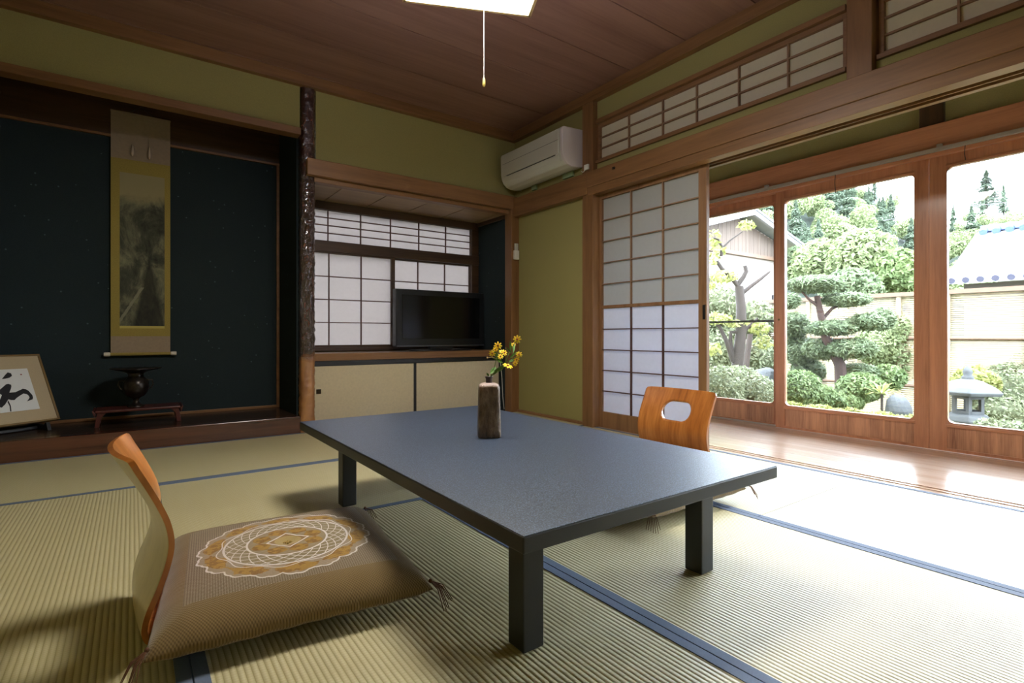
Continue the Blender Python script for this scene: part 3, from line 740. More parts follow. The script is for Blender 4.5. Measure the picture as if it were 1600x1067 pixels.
# ------------------------------------------------------------------ ceiling lamp with pull cord
LX, LY, LZ = 1.063, 1.705, 2.095
lm = thing('ceiling_lamp', 'square white-lit ceiling lamp with a hanging pull cord', 'lamp', (LX, LY, 0), math.radians(-24.6))
def emit(name, c, s):
    t = NT(name); t.col(c); t.b.inputs['Emission Color'].default_value = (*c, 1); t.b.inputs['Emission Strength'].default_value = s; return t.m
hl = .277
M['lamp_glow'] = emit('lit_lamp_diffuser', (1.0, .95, .86), LAMP_POWER)
M['lamp_side'] = emit('lit_lamp_side_panel', (.88, .88, 1.0), 17.0)
MB().prism([(-hl + .03, -hl + .03), (hl - .03, -hl + .03), (hl - .03, hl - .03), (-hl + .03, hl - .03)], LZ + .002, LZ + .006, lambda p, q: Vector((p[0], p[1], q))).build('diffuser', M['lamp_glow'], lm)
m = MB()
for k in range(4):
    Rk = Matrix.Rotation(PI / 2 * k, 4, 'Z'); a, b, z0, z1 = hl - .006, hl - .050, LZ + .01, LZ + .13
    vs = [(-a, -a, z0), (a, -a, z0), (b, -b, z1), (-b, -b, z1)]; vs2 = [(x, y + .004, z) for x, y, z in vs]
    m.add([Rk @ Vector(p) for p in vs + vs2], [(0, 1, 2, 3), (7, 6, 5, 4), (0, 4, 5, 1), (2, 6, 7, 3)])
m.build('side_panel', M['lamp_side'], lm)
M['lamp_frame'] = simple('pale_lamp_frame_wood', lin(226, 202, 160), .5)
m = MB()
for k in range(4):
    Rk = Matrix.Rotation(PI / 2 * k, 4, 'Z'); m.box(-hl, hl, -hl, -hl + .014, LZ, LZ + .014, Rk)
m.build('frame', M['lamp_frame'], lm, bevel=.002)
MB().box(-hl + .05, hl - .05, -hl + .05, hl - .05, LZ + .13, LZ + .14).build('top_plate', M['white_plastic'], lm)
MB().lathe([(.055, LZ + .139), (.055, ZC - .012), (.065, ZC - .01), (.065, ZC - .001)], 28).build('ceiling_mount', M['white_plastic'], lm)
cl = Vector((math.cos(math.radians(24.6)) * .0 + .014, -.0, 0))
MB().tube([(.027, -.016, LZ + .002), (.027, -.016, 1.665)], .0014, 6).build('pull_cord', simple('white_cord', lin(220, 216, 208), .7), lm)
MB().lathe([(.002, 1.667), (.0045, 1.660), (.0058, 1.642), (.005, 1.635), (.003, 1.632)], 14, (.027, -.016, 0)).build('pull_knob', simple('cream_pull_knob', lin(236, 214, 120), .4), lm)

# ------------------------------------------------------------------ shelf cupboard
cb = thing('wall_cupboard', 'low built-in cupboard with two cream paper doors under the window shelf', 'cupboard', (1.93, 4.08, 0))
x0, x1 = 1.036 - 1.93, 2.818 - 1.93
MB().box(x0, x1, -.012, .415, .497, .553).build('shelf_board', M['beamX'], cb, bevel=.003)
MB().box(x0, x1, .0, .035, .466, .496).box(x0, x1, .0, .035, .001, .02).build('frame', M['black'], cb, bevel=.001)
for (a, b, yy, hx_) in ((x0, 1.951 - 1.93, .002, 1.145 - 1.93), (1.926 - 1.93, x1, .018, 2.70 - 1.93)):
    m = MB(); m.box(a, a + .012, yy, yy + .014, .02, .466); m.box(b - (.026 if a == x0 else .014), b, yy, yy + .014, .02, .466); m.box(a, b, yy, yy + .014, .456, .466); m.box(a, b, yy, yy + .014, .02, .03)
    dd = MB().box(a + .01, b - .01, yy + .002, yy + .012, .022, .464).build('door', M['fusuma'], cb); m.build('door_border', M['black'], dd, bevel=.001)
    p = MB().box(hx_ - .018, hx_ + .018, yy - .001, yy + .004, .248, .284).build('door_pull', simple('dark_bronze', lin(58, 50, 38), .4, .8), dd, bevel=.002)
    if a == x0: p['label'] = 'dark square finger pull near the burl post'

# ------------------------------------------------------------------ television on the shelf
tv = thing('television', 'black flat television switched off on the alcove shelf', 'television', (2.285, 4.27, .5535), math.radians(1.5))
MB().box(-.455, .455, -.03, .05, .040, .54).build('case', simple('black_tv_plastic', lin(20, 22, 24), .32), tv, bevel=.008)
t = NT('dark_tv_screen'); t.col(lin(12, 13, 14)); t.set(Roughness=.14); MB().box(-.400, .400, -.033, -.029, .108, .490).build('screen', t.m, tv, bevel=.002)
MB().box(-.452, .452, -.034, -.026, .040, .050).build('trim_strip', simple('tv_silver_strip', lin(110, 112, 116), .3, .8), tv, bevel=.001)
MB().box(-.12, .12, -.02, .03, .010, .05).build('neck', M['black'], tv, bevel=.004)
MB().lathe([(.21, 0), (.215, .004), (.205, .012), (.10, .016)], 40, (0, 0, 0), Matrix.Diagonal((1.5, .62, 1, 1)) ).build('base', M['black'], tv)
MB().ball((.06, -.110, .013), (.014, .006, .004), 10, 6).build('logo_badge', simple('tv_badge_metal', lin(170, 170, 170), .3, .9), tv)

# ------------------------------------------------------------------ air conditioner
ac = thing('air_conditioner', 'white wall-mounted air conditioner above the green panel', 'air conditioner', (2.848, 3.40, 0))
t = NT('ac_plastic'); t.col(lin(206, 206, 196)); t.set(Roughness=.45); acm = t.m
pf = [(0, 1.998), (-.06, 1.985), (-.115, 1.984), (-.160, 1.996), (-.192, 2.022), (-.210, 2.058), (-.217, 2.10), (-.220, 2.25), (-.214, 2.266), (-.200, 2.276), (0, 2.288)]
ay0, ay1 = -.405, .412
MB().prism(pf, ay0 + .012, ay1 - .012, lambda p, q: Vector((p[0], q, p[1]))).build('body', acm, ac, bevel=.006, seg=3)
pf2 = [(p[0] * 1.0 - (.002 if p[0] < 0 else 0), p[1]) for p in pf]
m = MB()
for (a, b) in ((ay0, ay0 + .03), (ay1 - .02, ay1)): m.prism(pf2, a, b, lambda p, q: Vector((p[0], q, p[1])))
m = MB().prism(pf2, ay0, ay0 + .03, lambda p, q: Vector((p[0], q, p[1]))); o = m.build('end_cap', simple('ac_end_cap_plastic', lin(214, 206, 208), .45), ac, bevel=.012, seg=3)
MB().prism(pf2, ay1 - .02, ay1, lambda p, q: Vector((p[0], q, p[1]))).build('end_cap', acm, ac, bevel=.010, seg=3)
MB().box(-.2225, -.215, ay0 + .045, ay1 - .03, 2.075, 2.262).build('front_panel', acm, ac, bevel=.003)
MB().box(-.2232, -.2215, ay0 + .045, ay1 - .03, 2.178, 2.1805).build('panel_seam', M['grey_plastic'], ac)
m = MB(); a_, b_ = Vector((-.2145, 0, 2.066)), Vector((-.150, 0, 1.990))
m.prism([(-.2175, 2.068), (-.2005, 2.030), (-.170, 1.9985), (-.1675, 2.0015), (-.197, 2.033), (-.2135, 2.068)], ay0 + .05, ay1 - .05, lambda p, q: Vector((p[0], q, p[1]))); m.build('louvre', acm, ac)
MB().box(-.2205, -.2165, ay0 + .055, ay1 - .09, 2.0680, 2.0725).build('outlet_gap', M['black'], ac)
MB().box(-.2235, -.221, ay0 + .05, ay0 + .075, 2.063, 2.075).build('signal_window', M['white_plastic'], ac)
MB().box(-.02, 0, -.30, -.18, 1.955, 1.999).build('wall_bracket', simple('pale_green_plate', lin(150, 170, 130), .6), ac, bevel=.002)
MB().box(-.02, 0, .17, .23, 1.955, 1.999).build('wall_bracket', simple('pale_green_plate', lin(150, 170, 130), .6), ac, bevel=.002)
rc = thing('wall_socket', 'small cream socket with a short cord on the post below the air conditioner', 'socket', (2.80, 2.905, 1.965))
MB().box(-.014, 0.001, -.022, .022, -.02, .02).build('plate', M['white_plastic'], rc, bevel=.003)
MB().tube([(-.012, .01, -.01), (-.02, .012, -.03), (-.018, .03, -.034), (-.012, .05, -.02)], .003, 6).build('cord', M['white_plastic'], rc)
hk = thing('beam_hook', 'small dark metal hook screwed into the long beam', 'hook', (2.79, 2.62, 1.885))
MB().lathe([(.010, 0), (.010, .003)], 14, (0, 0, 0), Matrix.Rotation(-PI / 2, 4, 'Y')).tube([(-.002, 0, 0), (-.018, 0, .0), (-.022, 0, -.008), (-.018, 0, -.014)], .0025, 6).build('hook', M['black'], hk)
rm = thing('remote_control', 'white remote control in a holder on the alcove corner post', 'remote control', (2.812, 3.842, 1.375))
MB().box(-.026, .026, -.024, 0, 0, .082).build('holder', M['white_plastic'], rm, bevel=.004)
MB().box(-.019, .019, -.019, -.005, .04, .145).build('handset', simple('remote_plastic', lin(190, 192, 186), .4), rm, bevel=.004)

# ------------------------------------------------------------------ hanging scroll
sc = thing('hanging_scroll', 'hanging scroll with a misty ink landscape on gold cloth', 'hanging scroll', (.0535, YT - .016, 0))
M['cloth_grey'] = simple('scroll_grey_cloth', lin(150, 132, 112), .9, noise=.06, nscale=60)
M['cloth_gold'] = simple('scroll_gold_cloth', lin(150, 132, 62), .8, noise=.12, nscale=160)
hw_ = .170
MB().box(-hw_, hw_, -.006, -.003, .562, 2.222).build('mounting', M['cloth_grey'], sc)
MB().box(-hw_, hw_, -.0068, -.0058, .685, 1.905).build('brocade', M['cloth_gold'], sc)
t = NT('ink_landscape'); X_, Y_, Z_ = t.xyz()
n1 = t.noise(4.5, 6, .65, (1.2, 1, .8), 1.2); n2 = t.noise(16, 5, .7, (1.5, 1, .7), .6); n3 = t.noise(55, 3, .7)
zz = t.math('DIVIDE', t.math('SUBTRACT', Z_, .75), 1.06)
sky = t.math('MULTIPLY', t.math('SUBTRACT', t.math('ADD', zz, t.math('MULTIPLY', n1, .12)), .86), 14, clamp=True)
mist = t.math('ADD', t.math('MULTIPLY', n1, .75), t.math('MULTIPLY', n2, .35))
c = t.ramp(mist, [(.38, lin(38, 40, 34)), (.52, lin(74, 76, 62)), (.68, lin(128, 126, 98))])
# dark pine mass right of centre, pale path at lower left
px_ = t.math('SUBTRACT', X_, .045); hh = t.math('SUBTRACT', .46, t.math('MULTIPLY', t.math('ABSOLUTE', px_), 5.0))
pine = t.math('MULTIPLY', t.math('SUBTRACT', t.math('ADD', hh, t.math('MULTIPLY', n2, .30)), t.math('ADD', zz, .10)), 10, clamp=True)
c = t.mix(t.math('MULTIPLY', pine, .8), c, lin(26, 27, 26))
pth = t.math('ABSOLUTE', t.math('SUBTRACT', t.math('SUBTRACT', zz, .03), t.math('MULTIPLY', t.math('ADD', X_, .125), 1.75)))
pm = t.math('MULTIPLY', t.math('LESS_THAN', t.math('ADD', pth, t.math('MULTIPLY', n3, .02)), .026), t.math('LESS_THAN', zz, .26))
c = t.mix(t.math('MULTIPLY', pm, .8), c, lin(136, 134, 112)); c = t.mix(sky, c, lin(150, 140, 104))
t.col(c); t.set(Roughness=.9)
MB().box(-.121, .136, -.0074, -.0066, .757, 1.812).build('painting', t.m, sc)
MB().box(-.121, .136, -.0078, -.0068, .740, .757).build('gold_strip', simple('light_gold_cloth', lin(186, 170, 88), .7), sc)
for xx in (-.058, .052): MB().box(xx - .009, xx + .009, -.011, -.0075, 1.915, 2.215).build('ribbon', M['cloth_grey'], sc)
for xx in (-.050, .046): MB().lathe([(.004, 0), (.010, .012), (.011, .03), (.004, .075), (.002, .08)], 14, (xx, -.018, 1.93)).build('wind_weight', simple('silvery_tassel_weight', lin(190, 170, 150), .35, .3), sc)
MB().tube([(-.19, -.012, .562), (.19, -.012, .562)], .011, 16).build('roller', M['cloth_gold'], sc)
for s in (-1, 1): MB().tube([(s * .172, -.012, .562), (s * .178, -.012, .562), (s * .20, -.012, .562), (s * .207, -.012, .562)], [.0115, .014, .0145, .0125], 18).build('roller_end', simple('ivory_roller_end', lin(214, 206, 190), .35), sc)
MB().box(-hw_ - .002, hw_ + .002, -.010, -.001, 2.218, 2.230).build('top_rod', M['cloth_grey'], sc, bevel=.002)
MB().tube([(-.07, -.006, 2.228), (0, -.006, 2.285), (.07, -.006, 2.228)], .002, 6).build('hanging_cord', M['black'], sc)

# ------------------------------------------------------------------ bronze vessel on its stand
sy = 4.26
st = thing('display_stand', 'low dark red lacquered stand with curved feet under the bronze vessel', 'stand', (.040, sy, .118))
M['redlac'] = simple('dark_red_lacquer', lin(76, 34, 30), .3)
MB().box(-.225, .225, -.115, .115, .088, .104).build('top', M['redlac'], st, bevel=.004)
m = MB()
for s in (-1, 1):
    MB().prism([(s * .222, .088), (s * .232, .104), (s * .240, .104), (s * .236, .086), (s * .225, .060)], -.115, .115, lambda p, q: Vector((p[0], q, p[1]))).build('scroll_end', M['redlac'], st, bevel=.002)
    for q in (-1, 1):
        MB().prism([(s * .215, .088), (s * .17, .088), (s * .195, .06), (s * .200, .03), (s * .205, .0), (s * .228, .0), (s * .224, .03), (s * .220, .06)], q * .10 - .010, q * .10 + .010, lambda p, qq: Vector((p[0], qq, p[1]))).build('leg', M['redlac'], st, bevel=.002)
vs_ = thing('bronze_vessel', 'dark bronze footed vessel with round belly and broad flat rim', 'vessel', (.022, sy, .222))
t = NT('dark_bronze_metal'); t.col(t.ramp(t.noise(30, 3), [(.3, lin(30, 26, 24)), (.7, lin(58, 50, 44))])); t.set(Roughness=.28, Metallic=.6); bz = t.m
MB().lathe([(.046, 0), (.048, .006), (.034, .014), (.020, .024), (.015, .040), (.018, .052), (.024, .060), (.048, .074), (.066, .100), (.073, .130), (.070, .160), (.056, .185), (.044, .196), (.042, .212), (.050, .226)], 40).build('belly', bz, vs_)
MB().lathe([(.044, .222), (.080, .236), (.120, .244), (.142, .250), (.144, .255), (.120, .252), (.06, .246), (.035, .243)], 44, cap=False).build('rim', bz, vs_)
for s in (-1, 1): MB().tube([(s * .060, 0, .175), (s * .088, 0, .172), (s * .094, 0, .145), (s * .082, 0, .120), (s * .068, 0, .118)], .005, 8).build('handle', bz, vs_)

# ------------------------------------------------------------------ framed calligraphy leaning back on an easel
phi, tht = math.radians(36), math.radians(26)
fr = thing('framed_calligraphy', 'framed black brush calligraphy in a wide beige mat, leaning on a black easel', 'picture', (-.365, 4.336, .165))
Rm = Matrix(((math.cos(phi), -math.sin(phi) * math.sin(tht), math.sin(phi) * math.cos(tht), 0), (math.sin(phi), math.cos(phi) * math.sin(tht), -math.cos(phi) * math.cos(tht), 0), (0, math.cos(tht), math.sin(tht), 0), (0, 0, 0, 1)))
fr.rotation_euler = Rm.to_euler()
FW, FH = .545, .452     # local x from -FW to 0, y up the frame, z towards the viewer
m = MB()
for b in ((-FW, 0, 0, .012), (-FW, 0, FH - .012, FH), (-FW, -FW + .012, .012, FH - .012), (-.012, 0, .012, FH - .012)): m.box(b[0], b[1], b[2], b[3], -.018, .006)
m.build('frame', simple('gold_brown_frame', lin(116, 92, 50), .35), fr, bevel=.002)
MB().box(-FW + .01, -.01, .01, FH - .01, -.012, .000).build('mat_board', simple('beige_mat_board', lin(176, 158, 126), .9, noise=.05, nscale=200), fr)
MB().box(-FW + .087, -.087, .085, .357, -.002, .0012).build('paper', simple('white_calligraphy_paper', lin(214, 214, 210), .85), fr)
def stroke(poly, m):
    n = len(poly); m.add([(p[0], p[1], .0016) for p in poly], [list(range(n))]); 
m = MB()
stroke([(-.229,.296),(-.212,.297),(-.191,.301),(-.175,.313),(-.176,.33),(-.191,.337),(-.207,.321)], m)
stroke([(-.285,.205),(-.251,.232),(-.216,.261),(-.205,.263),(-.193,.256),(-.194,.245),(-.199,.232),(-.213,.206),(-.184,.206),(-.165,.214),(-.142,.224),(-.127,.219),(-.116,.207),(-.104,.177),(-.105,.160),(-.11,.15),(-.141,.14),(-.122,.163),(-.124,.176),(-.13,.186),(-.145,.193),(-.165,.182),(-.184,.17),(-.2,.156),(-.216,.158),(-.227,.165),(-.25,.135),(-.27,.117),(-.290,.128),(-.285,.150),(-.266,.169),(-.252,.195),(-.262,.207)], m)
stroke([(-.229,.158),(-.2255,.121),(-.231,.087),(-.237,.088),(-.232,.122),(-.236,.149)], m)
stroke([(-.33,.300),(-.29,.290),(-.262,.283),(-.262,.272),(-.30,.272),(-.345,.284)], m)
stroke([(-.318,.345),(-.300,.340),(-.302,.24),(-.306,.13),(-.314,.105),(-.322,.12),(-.318,.24)], m)
stroke([(-.40,.235),(-.31,.225),(-.285,.232),(-.288,.218),(-.33,.208),(-.405,.220)], m)
stroke([(-.31,.215),(-.36,.150),(-.405,.120),(-.400,.138),(-.35,.175),(-.315,.222)], m)
m.build('brush_character', simple('sumi_ink', lin(28, 26, 30), .8), fr)
for (a, b) in ((-.128, .318),): MB().box(a - .004, a + .004, b - .004, b + .004, .001, .0018).build('seal', simple('faded_red_seal', lin(150, 96, 92), .8), fr)
es = thing('picture_easel', 'low black easel holding the framed calligraphy', 'easel', (-.365, 4.336, .118))
es.rotation_euler = (0, 0, phi)
for xx in (-.42, -.10):
    MB().prism([(-.075, 0), (-.06, .047), (-.045, .047), (-.036, .030), (.02, .036), (.10, .030), (.14, 0)], xx - .01, xx + .01, lambda p, q: Vector((q, p[0], p[1]))).build('foot', M['black'], es, bevel=.002)
MB().box(-.44, -.08, .02, .035, .006, .022).build('cross_bar', M['black'], es, bevel=.002)

# thin cable hanging beside the cupboard
tag(MB().tube([(2.800, 4.10, .545), (2.803, 4.075, .47), (2.800, 4.04, .30), (2.796, 4.02, .12), (2.790, 3.99, .01)], .003, 6).build('power_cable', M['white_plastic'], origin=(2.80, 4.0, 0)), 'thin pale power cable hanging at the right end of the cupboard', 'cable')

# ------------------------------------------------------------------ garden
ZG = -.55
LEAF_K = .38     # leaves reflect little of the daylight
def leaf_mat(name, c1, c2, rough=.6, tr=.35):
    t = NT(name); f = t.noise(3.5, 3, .6); g = t.noise(40, 2); c1 = tuple(x * LEAF_K for x in c1); c2 = tuple(x * LEAF_K for x in c2)
    c = t.ramp(t.math('ADD', t.math('MULTIPLY', f, .6), t.math('MULTIPLY', g, .4)), [(.35, c1), (.65, c2)])
    t.col(c); t.set(Roughness=rough); t.b.inputs['Specular IOR Level'].default_value = .3
    tl = t.node('ShaderNodeBsdfTranslucent'); t.l.new(c, tl.inputs[0]); mx = t.node('ShaderNodeMixShader'); mx.inputs[0].default_value = tr
    t.l.new(t.b.outputs[0], mx.inputs[1]); t.l.new(tl.outputs[0], mx.inputs[2]); t.l.new(mx.outputs[0], t.out.inputs[0]); return t.m
M['lf_pine'] = leaf_mat('pine_needles', lin(116, 138, 98), lin(160, 176, 130))
M['lf_azalea'] = leaf_mat('azalea_leaves', lin(132, 146, 108), lin(178, 184, 142))
M['lf_yellow'] = leaf_mat('young_yellow_leaves', lin(166, 176, 92), lin(206, 208, 132))
M['lf_green'] = leaf_mat('garden_leaves', lin(114, 142, 88), lin(166, 186, 120))
M['lf_maple'] = leaf_mat('maple_leaves', lin(138, 160, 104), lin(188, 200, 144))
M['lf_far'] = leaf_mat('hill_tree_leaves', lin(126, 150, 126), lin(164, 182, 150))
M['lf_rust'] = leaf_mat('rust_tinged_leaves', lin(150, 128, 84), lin(190, 174, 112))
M['bark'] = wood('garden_bark', lin(50, 42, 37), lin(28, 24, 21), 'Z', .9, bump=.5)
M['bark_red'] = wood('reddish_bark', lin(60, 42, 36), lin(36, 28, 24), 'Z', .9, bump=.5)
M['stone'] = simple('garden_stone', lin(56, 59, 60), .9, noise=.22, nscale=9, bump=.5)
def leaves(blobs, n, size, seed=1, asp=2.0, inner=.72, upw=.3):
    """blobs: (centre, (rx,ry,rz)) ; scattered folded leaves near the surface of every blob"""
    R = random.Random(seed); m = MB(); ws = [b[1][0] * b[1][1] + b[1][0] * b[1][2] for b in blobs]; tot = sum(ws)
    for (c, r), w in zip(blobs, ws):
        for _ in range(max(4, int(n * w / tot))):
            d = Vector((R.gauss(0, 1), R.gauss(0, 1), R.gauss(0, 1))).normalized(); q = inner + (1.04 - inner) * R.random() ** .5
            p = Vector((c[0] + d.x * r[0] * q, c[1] + d.y * r[1] * q, c[2] + d.z * r[2] * q))
            nrm = (d * .6 + Vector((R.gauss(0, .6), R.gauss(0, .6), R.gauss(0, .6) + upw))).normalized()
            a = nrm.cross(Vector((R.gauss(0, 1), R.gauss(0, 1), R.gauss(0, 1)))).normalized(); b = nrm.cross(a)
            s = size * R.uniform(.6, 1.3); a *= s * asp / 2; b *= s / 2
            m.v += [tuple(p - a), tuple(p + b - nrm * s * .1), tuple(p + a), tuple(p - b - nrm * s * .1)]; k = len(m.v) - 4
            m.f.append([k, k+1, k+2, k+3]); m.sm.append(False)
    return m
def rel(p, o): return Vector(p) - Vector(o)
def pblob(u, v, d, ru, rv, o, dr=None):
    """ellipsoid that is ru x rv pixels in radius at depth d"""
    c = at(u, v, d) - Vector(o); k = d / FPX
    return (c, (ru * k, (dr if dr else ru * k * .9), rv * k))
def plant(name, label, cat, base, blobs, n, size, mat, seed, stems=(), bark='bark', group=None, asp=2.0, core=None, **kw):
    o = Vector(base); root = thing(name, label, cat, o, 0, group)
    bl = [pblob(*b[:5], o) if not isinstance(b[0], Vector) else b for b in blobs]
    leaves(bl, n, size, seed, asp, **kw).build('foliage', mat, root)
    if core:
        m = MB()
        for (c, r) in bl: m.ball(c, (r[0] * .72, r[1] * .72, r[2] * .66), 12, 8)
        m.build('inner_foliage', core, root)
    for (pts, r0, r1) in stems:
        P_ = [at(*p) - o if len(p) == 3 and p[0] > 50 else Vector(p) for p in pts]; k = len(P_)
        MB().tube(P_, [r0 + (r1 - r0) * i / (k - 1) for i in range(k)], 9).build('trunk' if r0 > .035 else 'branch', M[bark], root)
    return root
def gp(u, d):
    p = at(u, 500, d); return Vector((p.x, p.y, ZG))

# ground
mb = MB(); R = random.Random(5); nx_, ny_ = 60, 60
def gz(x, y): return ZG + .05 * math.sin(x * 1.3 + y * .7) * math.sin(y * .9) - (.0 if x > 4.6 else .0)
for i in range(nx_ + 1):
    for j in range(ny_ + 1):
        x = 4.05 + (i / nx_) ** 1.8 * 60; y = -14 + 60 * j / ny_; mb.v.append((x, y, gz(x, y) if x > 4.4 else ZG))
for i in range(nx_):
    for j in range(ny_): a = i * (ny_ + 1) + j; mb.f.append([a, a + ny_ + 1, a + ny_ + 2, a + 1]); mb.sm.append(True)
t = NT('mossy_garden_ground'); f = t.noise(2.2, 5, .65); g = t.noise(30, 4, .7)
t.col(t.ramp(t.math('ADD', t.math('MULTIPLY', f, .55), t.math('MULTIPLY', g, .45)), [(.35, lin(66, 70, 40)), (.5, lin(92, 92, 58)), (.65, lin(122, 116, 88))])); t.set(Roughness=.95); t.bump(g, .6, .03)
mb.build('ground', t.m, kind='structure')
MB().box(-3, 4.05, -8, 14, ZG - .2, ZG).build('ground', t.m, kind='structure')

# pruned tree with stubs, seen through the left pane
d = 7.4
plant('pruned_tree', 'pruned garden tree with cut stubs and sparse yellow-green leaves behind the left pane', 'tree', gp(1152, d),
      [(1113, 372, d, 14, 12), (1167, 352, d, 13, 7), (1122, 392, d, 12, 9), (1112, 405, d, 12, 10), (1132, 432, d, 22, 9), (1108, 440, d, 10, 12), (1118, 498, d, 26, 8), (1150, 505, d, 18, 6), (1185, 512, d, 18, 10), (1112, 545, d, 16, 10), (1192, 535, d, 14, 12)], 850, .042, M['lf_yellow'], 11,
      [([(1152, 600, d), (1153, 560, d), (1158, 520, d), (1158, 480, d), (1155, 447, d)], 0.085, .06), ([(1155, 462, d), (1172, 448, d), (1188, 436, d), (1198, 428, d), (1203, 424, d)], .032, .014),
       ([(1155, 450, d), (1142, 432, d), (1128, 420, d), (1120, 408, d)], .034, .026), ([(1153, 445, d), (1162, 432, d), (1166, 424, d), (1164, 415, d)], .034, .03), ([(1127, 400, d), (1128, 385, d), (1122, 374, d), (1115, 372, d)], .022, .012), ([(1128, 388, d), (1140, 376, d), (1160, 362, d)], .014, .008),
       ([(1160, 520, d), (1172, 508, d), (1184, 497, d)], .03, .015), ([(1156, 519, d), (1142, 519, d), (1141, 535, d), (1146, 558, d)], .025, .03), ([(1113, 498, d), (1125, 512, d), (1136, 535, d), (1146, 565, d)], .018, .04), ([(1172, 522, d - .3), (1169, 545, d - .3), (1165, 575, d - .3)], .036, .04)])
# hedge behind it and azalea in front of it
plant('clipped_hedge', 'greyish clipped hedge behind the pruned tree', 'hedge', gp(1150, 9.0), [(1120, 478, 9.0, 40, 34), (1180, 500, 9.3, 34, 30), (1120, 540, 9.0, 40, 36), (1190, 560, 9.0, 30, 36)], 6500, .042, M['lf_azalea'], 12, core=M['lf_azalea'])
plant('azalea_bush', 'pale green rounded azalea filling the bottom of the left pane', 'bush', gp(1150, 5.6), [(1125, 612, 5.6, 38, 40), (1182, 620, 5.7, 36, 34), (1150, 600, 6.0, 44, 28)], 9000, .022, M['lf_azalea'], 13, core=M['lf_azalea'])
# cloud pruned pine in the middle pane
d = 6.9
plant('cloud_pruned_pine', 'cloud-pruned pine with flat layered pads in the middle pane', 'tree', gp(1314, d),
      [(1272, 444, d, 44, 13), (1322, 468, d, 36, 11), (1352, 503, d - .1, 28, 13), (1300, 512, d, 38, 12), (1330, 544, d - .1, 38, 15), (1290, 545, d + .2, 34, 16), (1378, 498, d + .4, 20, 18), (1340, 580, d + .1, 30, 12)], 15000, .018, M['lf_pine'], 21,
      [([(1316, 628, d), (1314, 595, d), (1312, 570, d), (1302, 548, d), (1290, 528, d), (1284, 500, d), (1276, 462, d)], .085, .035), ([(1288, 528, d), (1302, 512, d), (1322, 502, d), (1346, 505, d)], .03, .014), ([(1284, 500, d), (1300, 482, d), (1320, 473, d)], .025, .012), ([(1311, 568, d), (1326, 555, d), (1345, 548, d)], .028, .012), ([(1280, 480, d), (1262, 466, d), (1250, 452, d)], .02, .01)], bark='bark_red', asp=5.0, core=M['lf_pine'], upw=1.2)
plant('layered_pine', 'smaller layered pine at the left edge of the middle pane', 'tree', gp(1246, 7.6), [(1240, 508, 7.6, 26, 20), (1252, 548, 7.6, 28, 22), (1236, 470, 7.7, 14, 12), (1262, 580, 7.6, 26, 20)], 6500, .02, M['lf_pine'], 22, [([(1246, 625, 7.6), (1245, 580, 7.6), (1244, 530, 7.6), (1240, 495, 7.6)], .05, .02)], asp=4.5, core=M['lf_pine'], upw=1.0)
plant('round_shrub', 'round bluish-green shrub at the foot of the layered pine', 'bush', gp(1250, 6.2), [(1250, 605, 6.2, 32, 26), (1285, 618, 6.3, 22, 16)], 4200, .026, M['lf_green'], 23, core=M['lf_green'])
plant('azalea_bush', 'yellow-green azalea behind the layered pads, before the bamboo fence', 'bush', gp(1390, 8.0), [(1395, 515, 8.0, 30, 28), (1370, 540, 8.0, 34, 30), (1410, 560, 8.0, 28, 34)], 5200, .034, M['lf_maple'], 24, core=M['lf_maple'])
plant('dark_shrub', 'dense green shrub around the pine trunk', 'bush', gp(1345, 6.6), [(1345, 605, 6.5, 36, 22), (1320, 628, 6.4, 28, 14), (1385, 590, 7.0, 28, 20)], 5200, .032, M['lf_green'], 25, core=M['lf_green'])
plant('low_ground_plants', 'strip of low yellow-green plants along the bottom of the middle pane', 'ground plants', gp(1330, 5.2), [(1236 + 24 * k, 640 + (k % 2) * 3 + k * 2.6, 5.2, 20, 12) for k in range(9)], 5200, .026, M['lf_yellow'], 26, core=M['lf_azalea'])
# palm-like plant
o = gp(1378, 6.0); pr = thing('fan_leaf_plant', 'pale plant with radiating strap leaves above the square stone', 'plant', o)
m = MB(); R = random.Random(8); c0 = at(1378, 616, 6.0) - o
for k in range(26):
    a = 2 * PI * k / 26 + R.uniform(-.1, .1); e = R.uniform(.1, 1.1); L = R.uniform(.20, .34)
    dirv = Vector((math.cos(a) * math.cos(e), math.sin(a) * math.cos(e), math.sin(e))); sd_ = dirv.cross(Vector((0, 0, 1))).normalized() * .014
    p1 = c0 + dirv * L * .55; p2 = c0 + dirv * L - Vector((0, 0, L * .25))
    m.add([c0 - sd_ * .4, c0 + sd_ * .4, p1 + sd_, p1 - sd_, p2], [(0, 1, 2, 3), (3, 2, 4)])
m.build('foliage', M['lf_yellow'], pr); MB().tube([(0, 0, 0), c0 * .5, c0], [.02, .016, .012], 8).build('stem', M['bark'], pr)
def rock(label, u, v, d, r, seed, name='garden_stone'):
    o = at(u, v, d); R = random.Random(seed); bm = bmesh.new(); bmesh.ops.create_icosphere(bm, subdivisions=3, radius=1)
    ks = [(Vector((R.gauss(0, 1), R.gauss(0, 1), R.gauss(0, 1))).normalized(), R.uniform(.72, .95)) for _ in range(9)]
    for vt in bm.verts:
        p = vt.co.copy()
        for n_, q in ks:
            e = p.dot(n_)
            if e > q: p -= n_ * (e - q)
        vt.co = Vector((p.x * r[0], p.y * r[1], p.z * r[2]))
    me = bpy.data.meshes.new(name); bm.to_mesh(me); bm.free(); me.materials.append(M['stone']); ob = bpy.data.objects.new(name, me); COL.objects.link(ob); ob.location = o
    tag(ob, label, 'stone'); return ob
rock('flat-topped grey garden stone under the strap-leaved plant', 1402, 650, 6.2, (.17, .15, .26), 2)
rock('pale rounded stone behind the azalea in the left pane', 1194, 596, 7.9, (.24, .24, .22), 3)
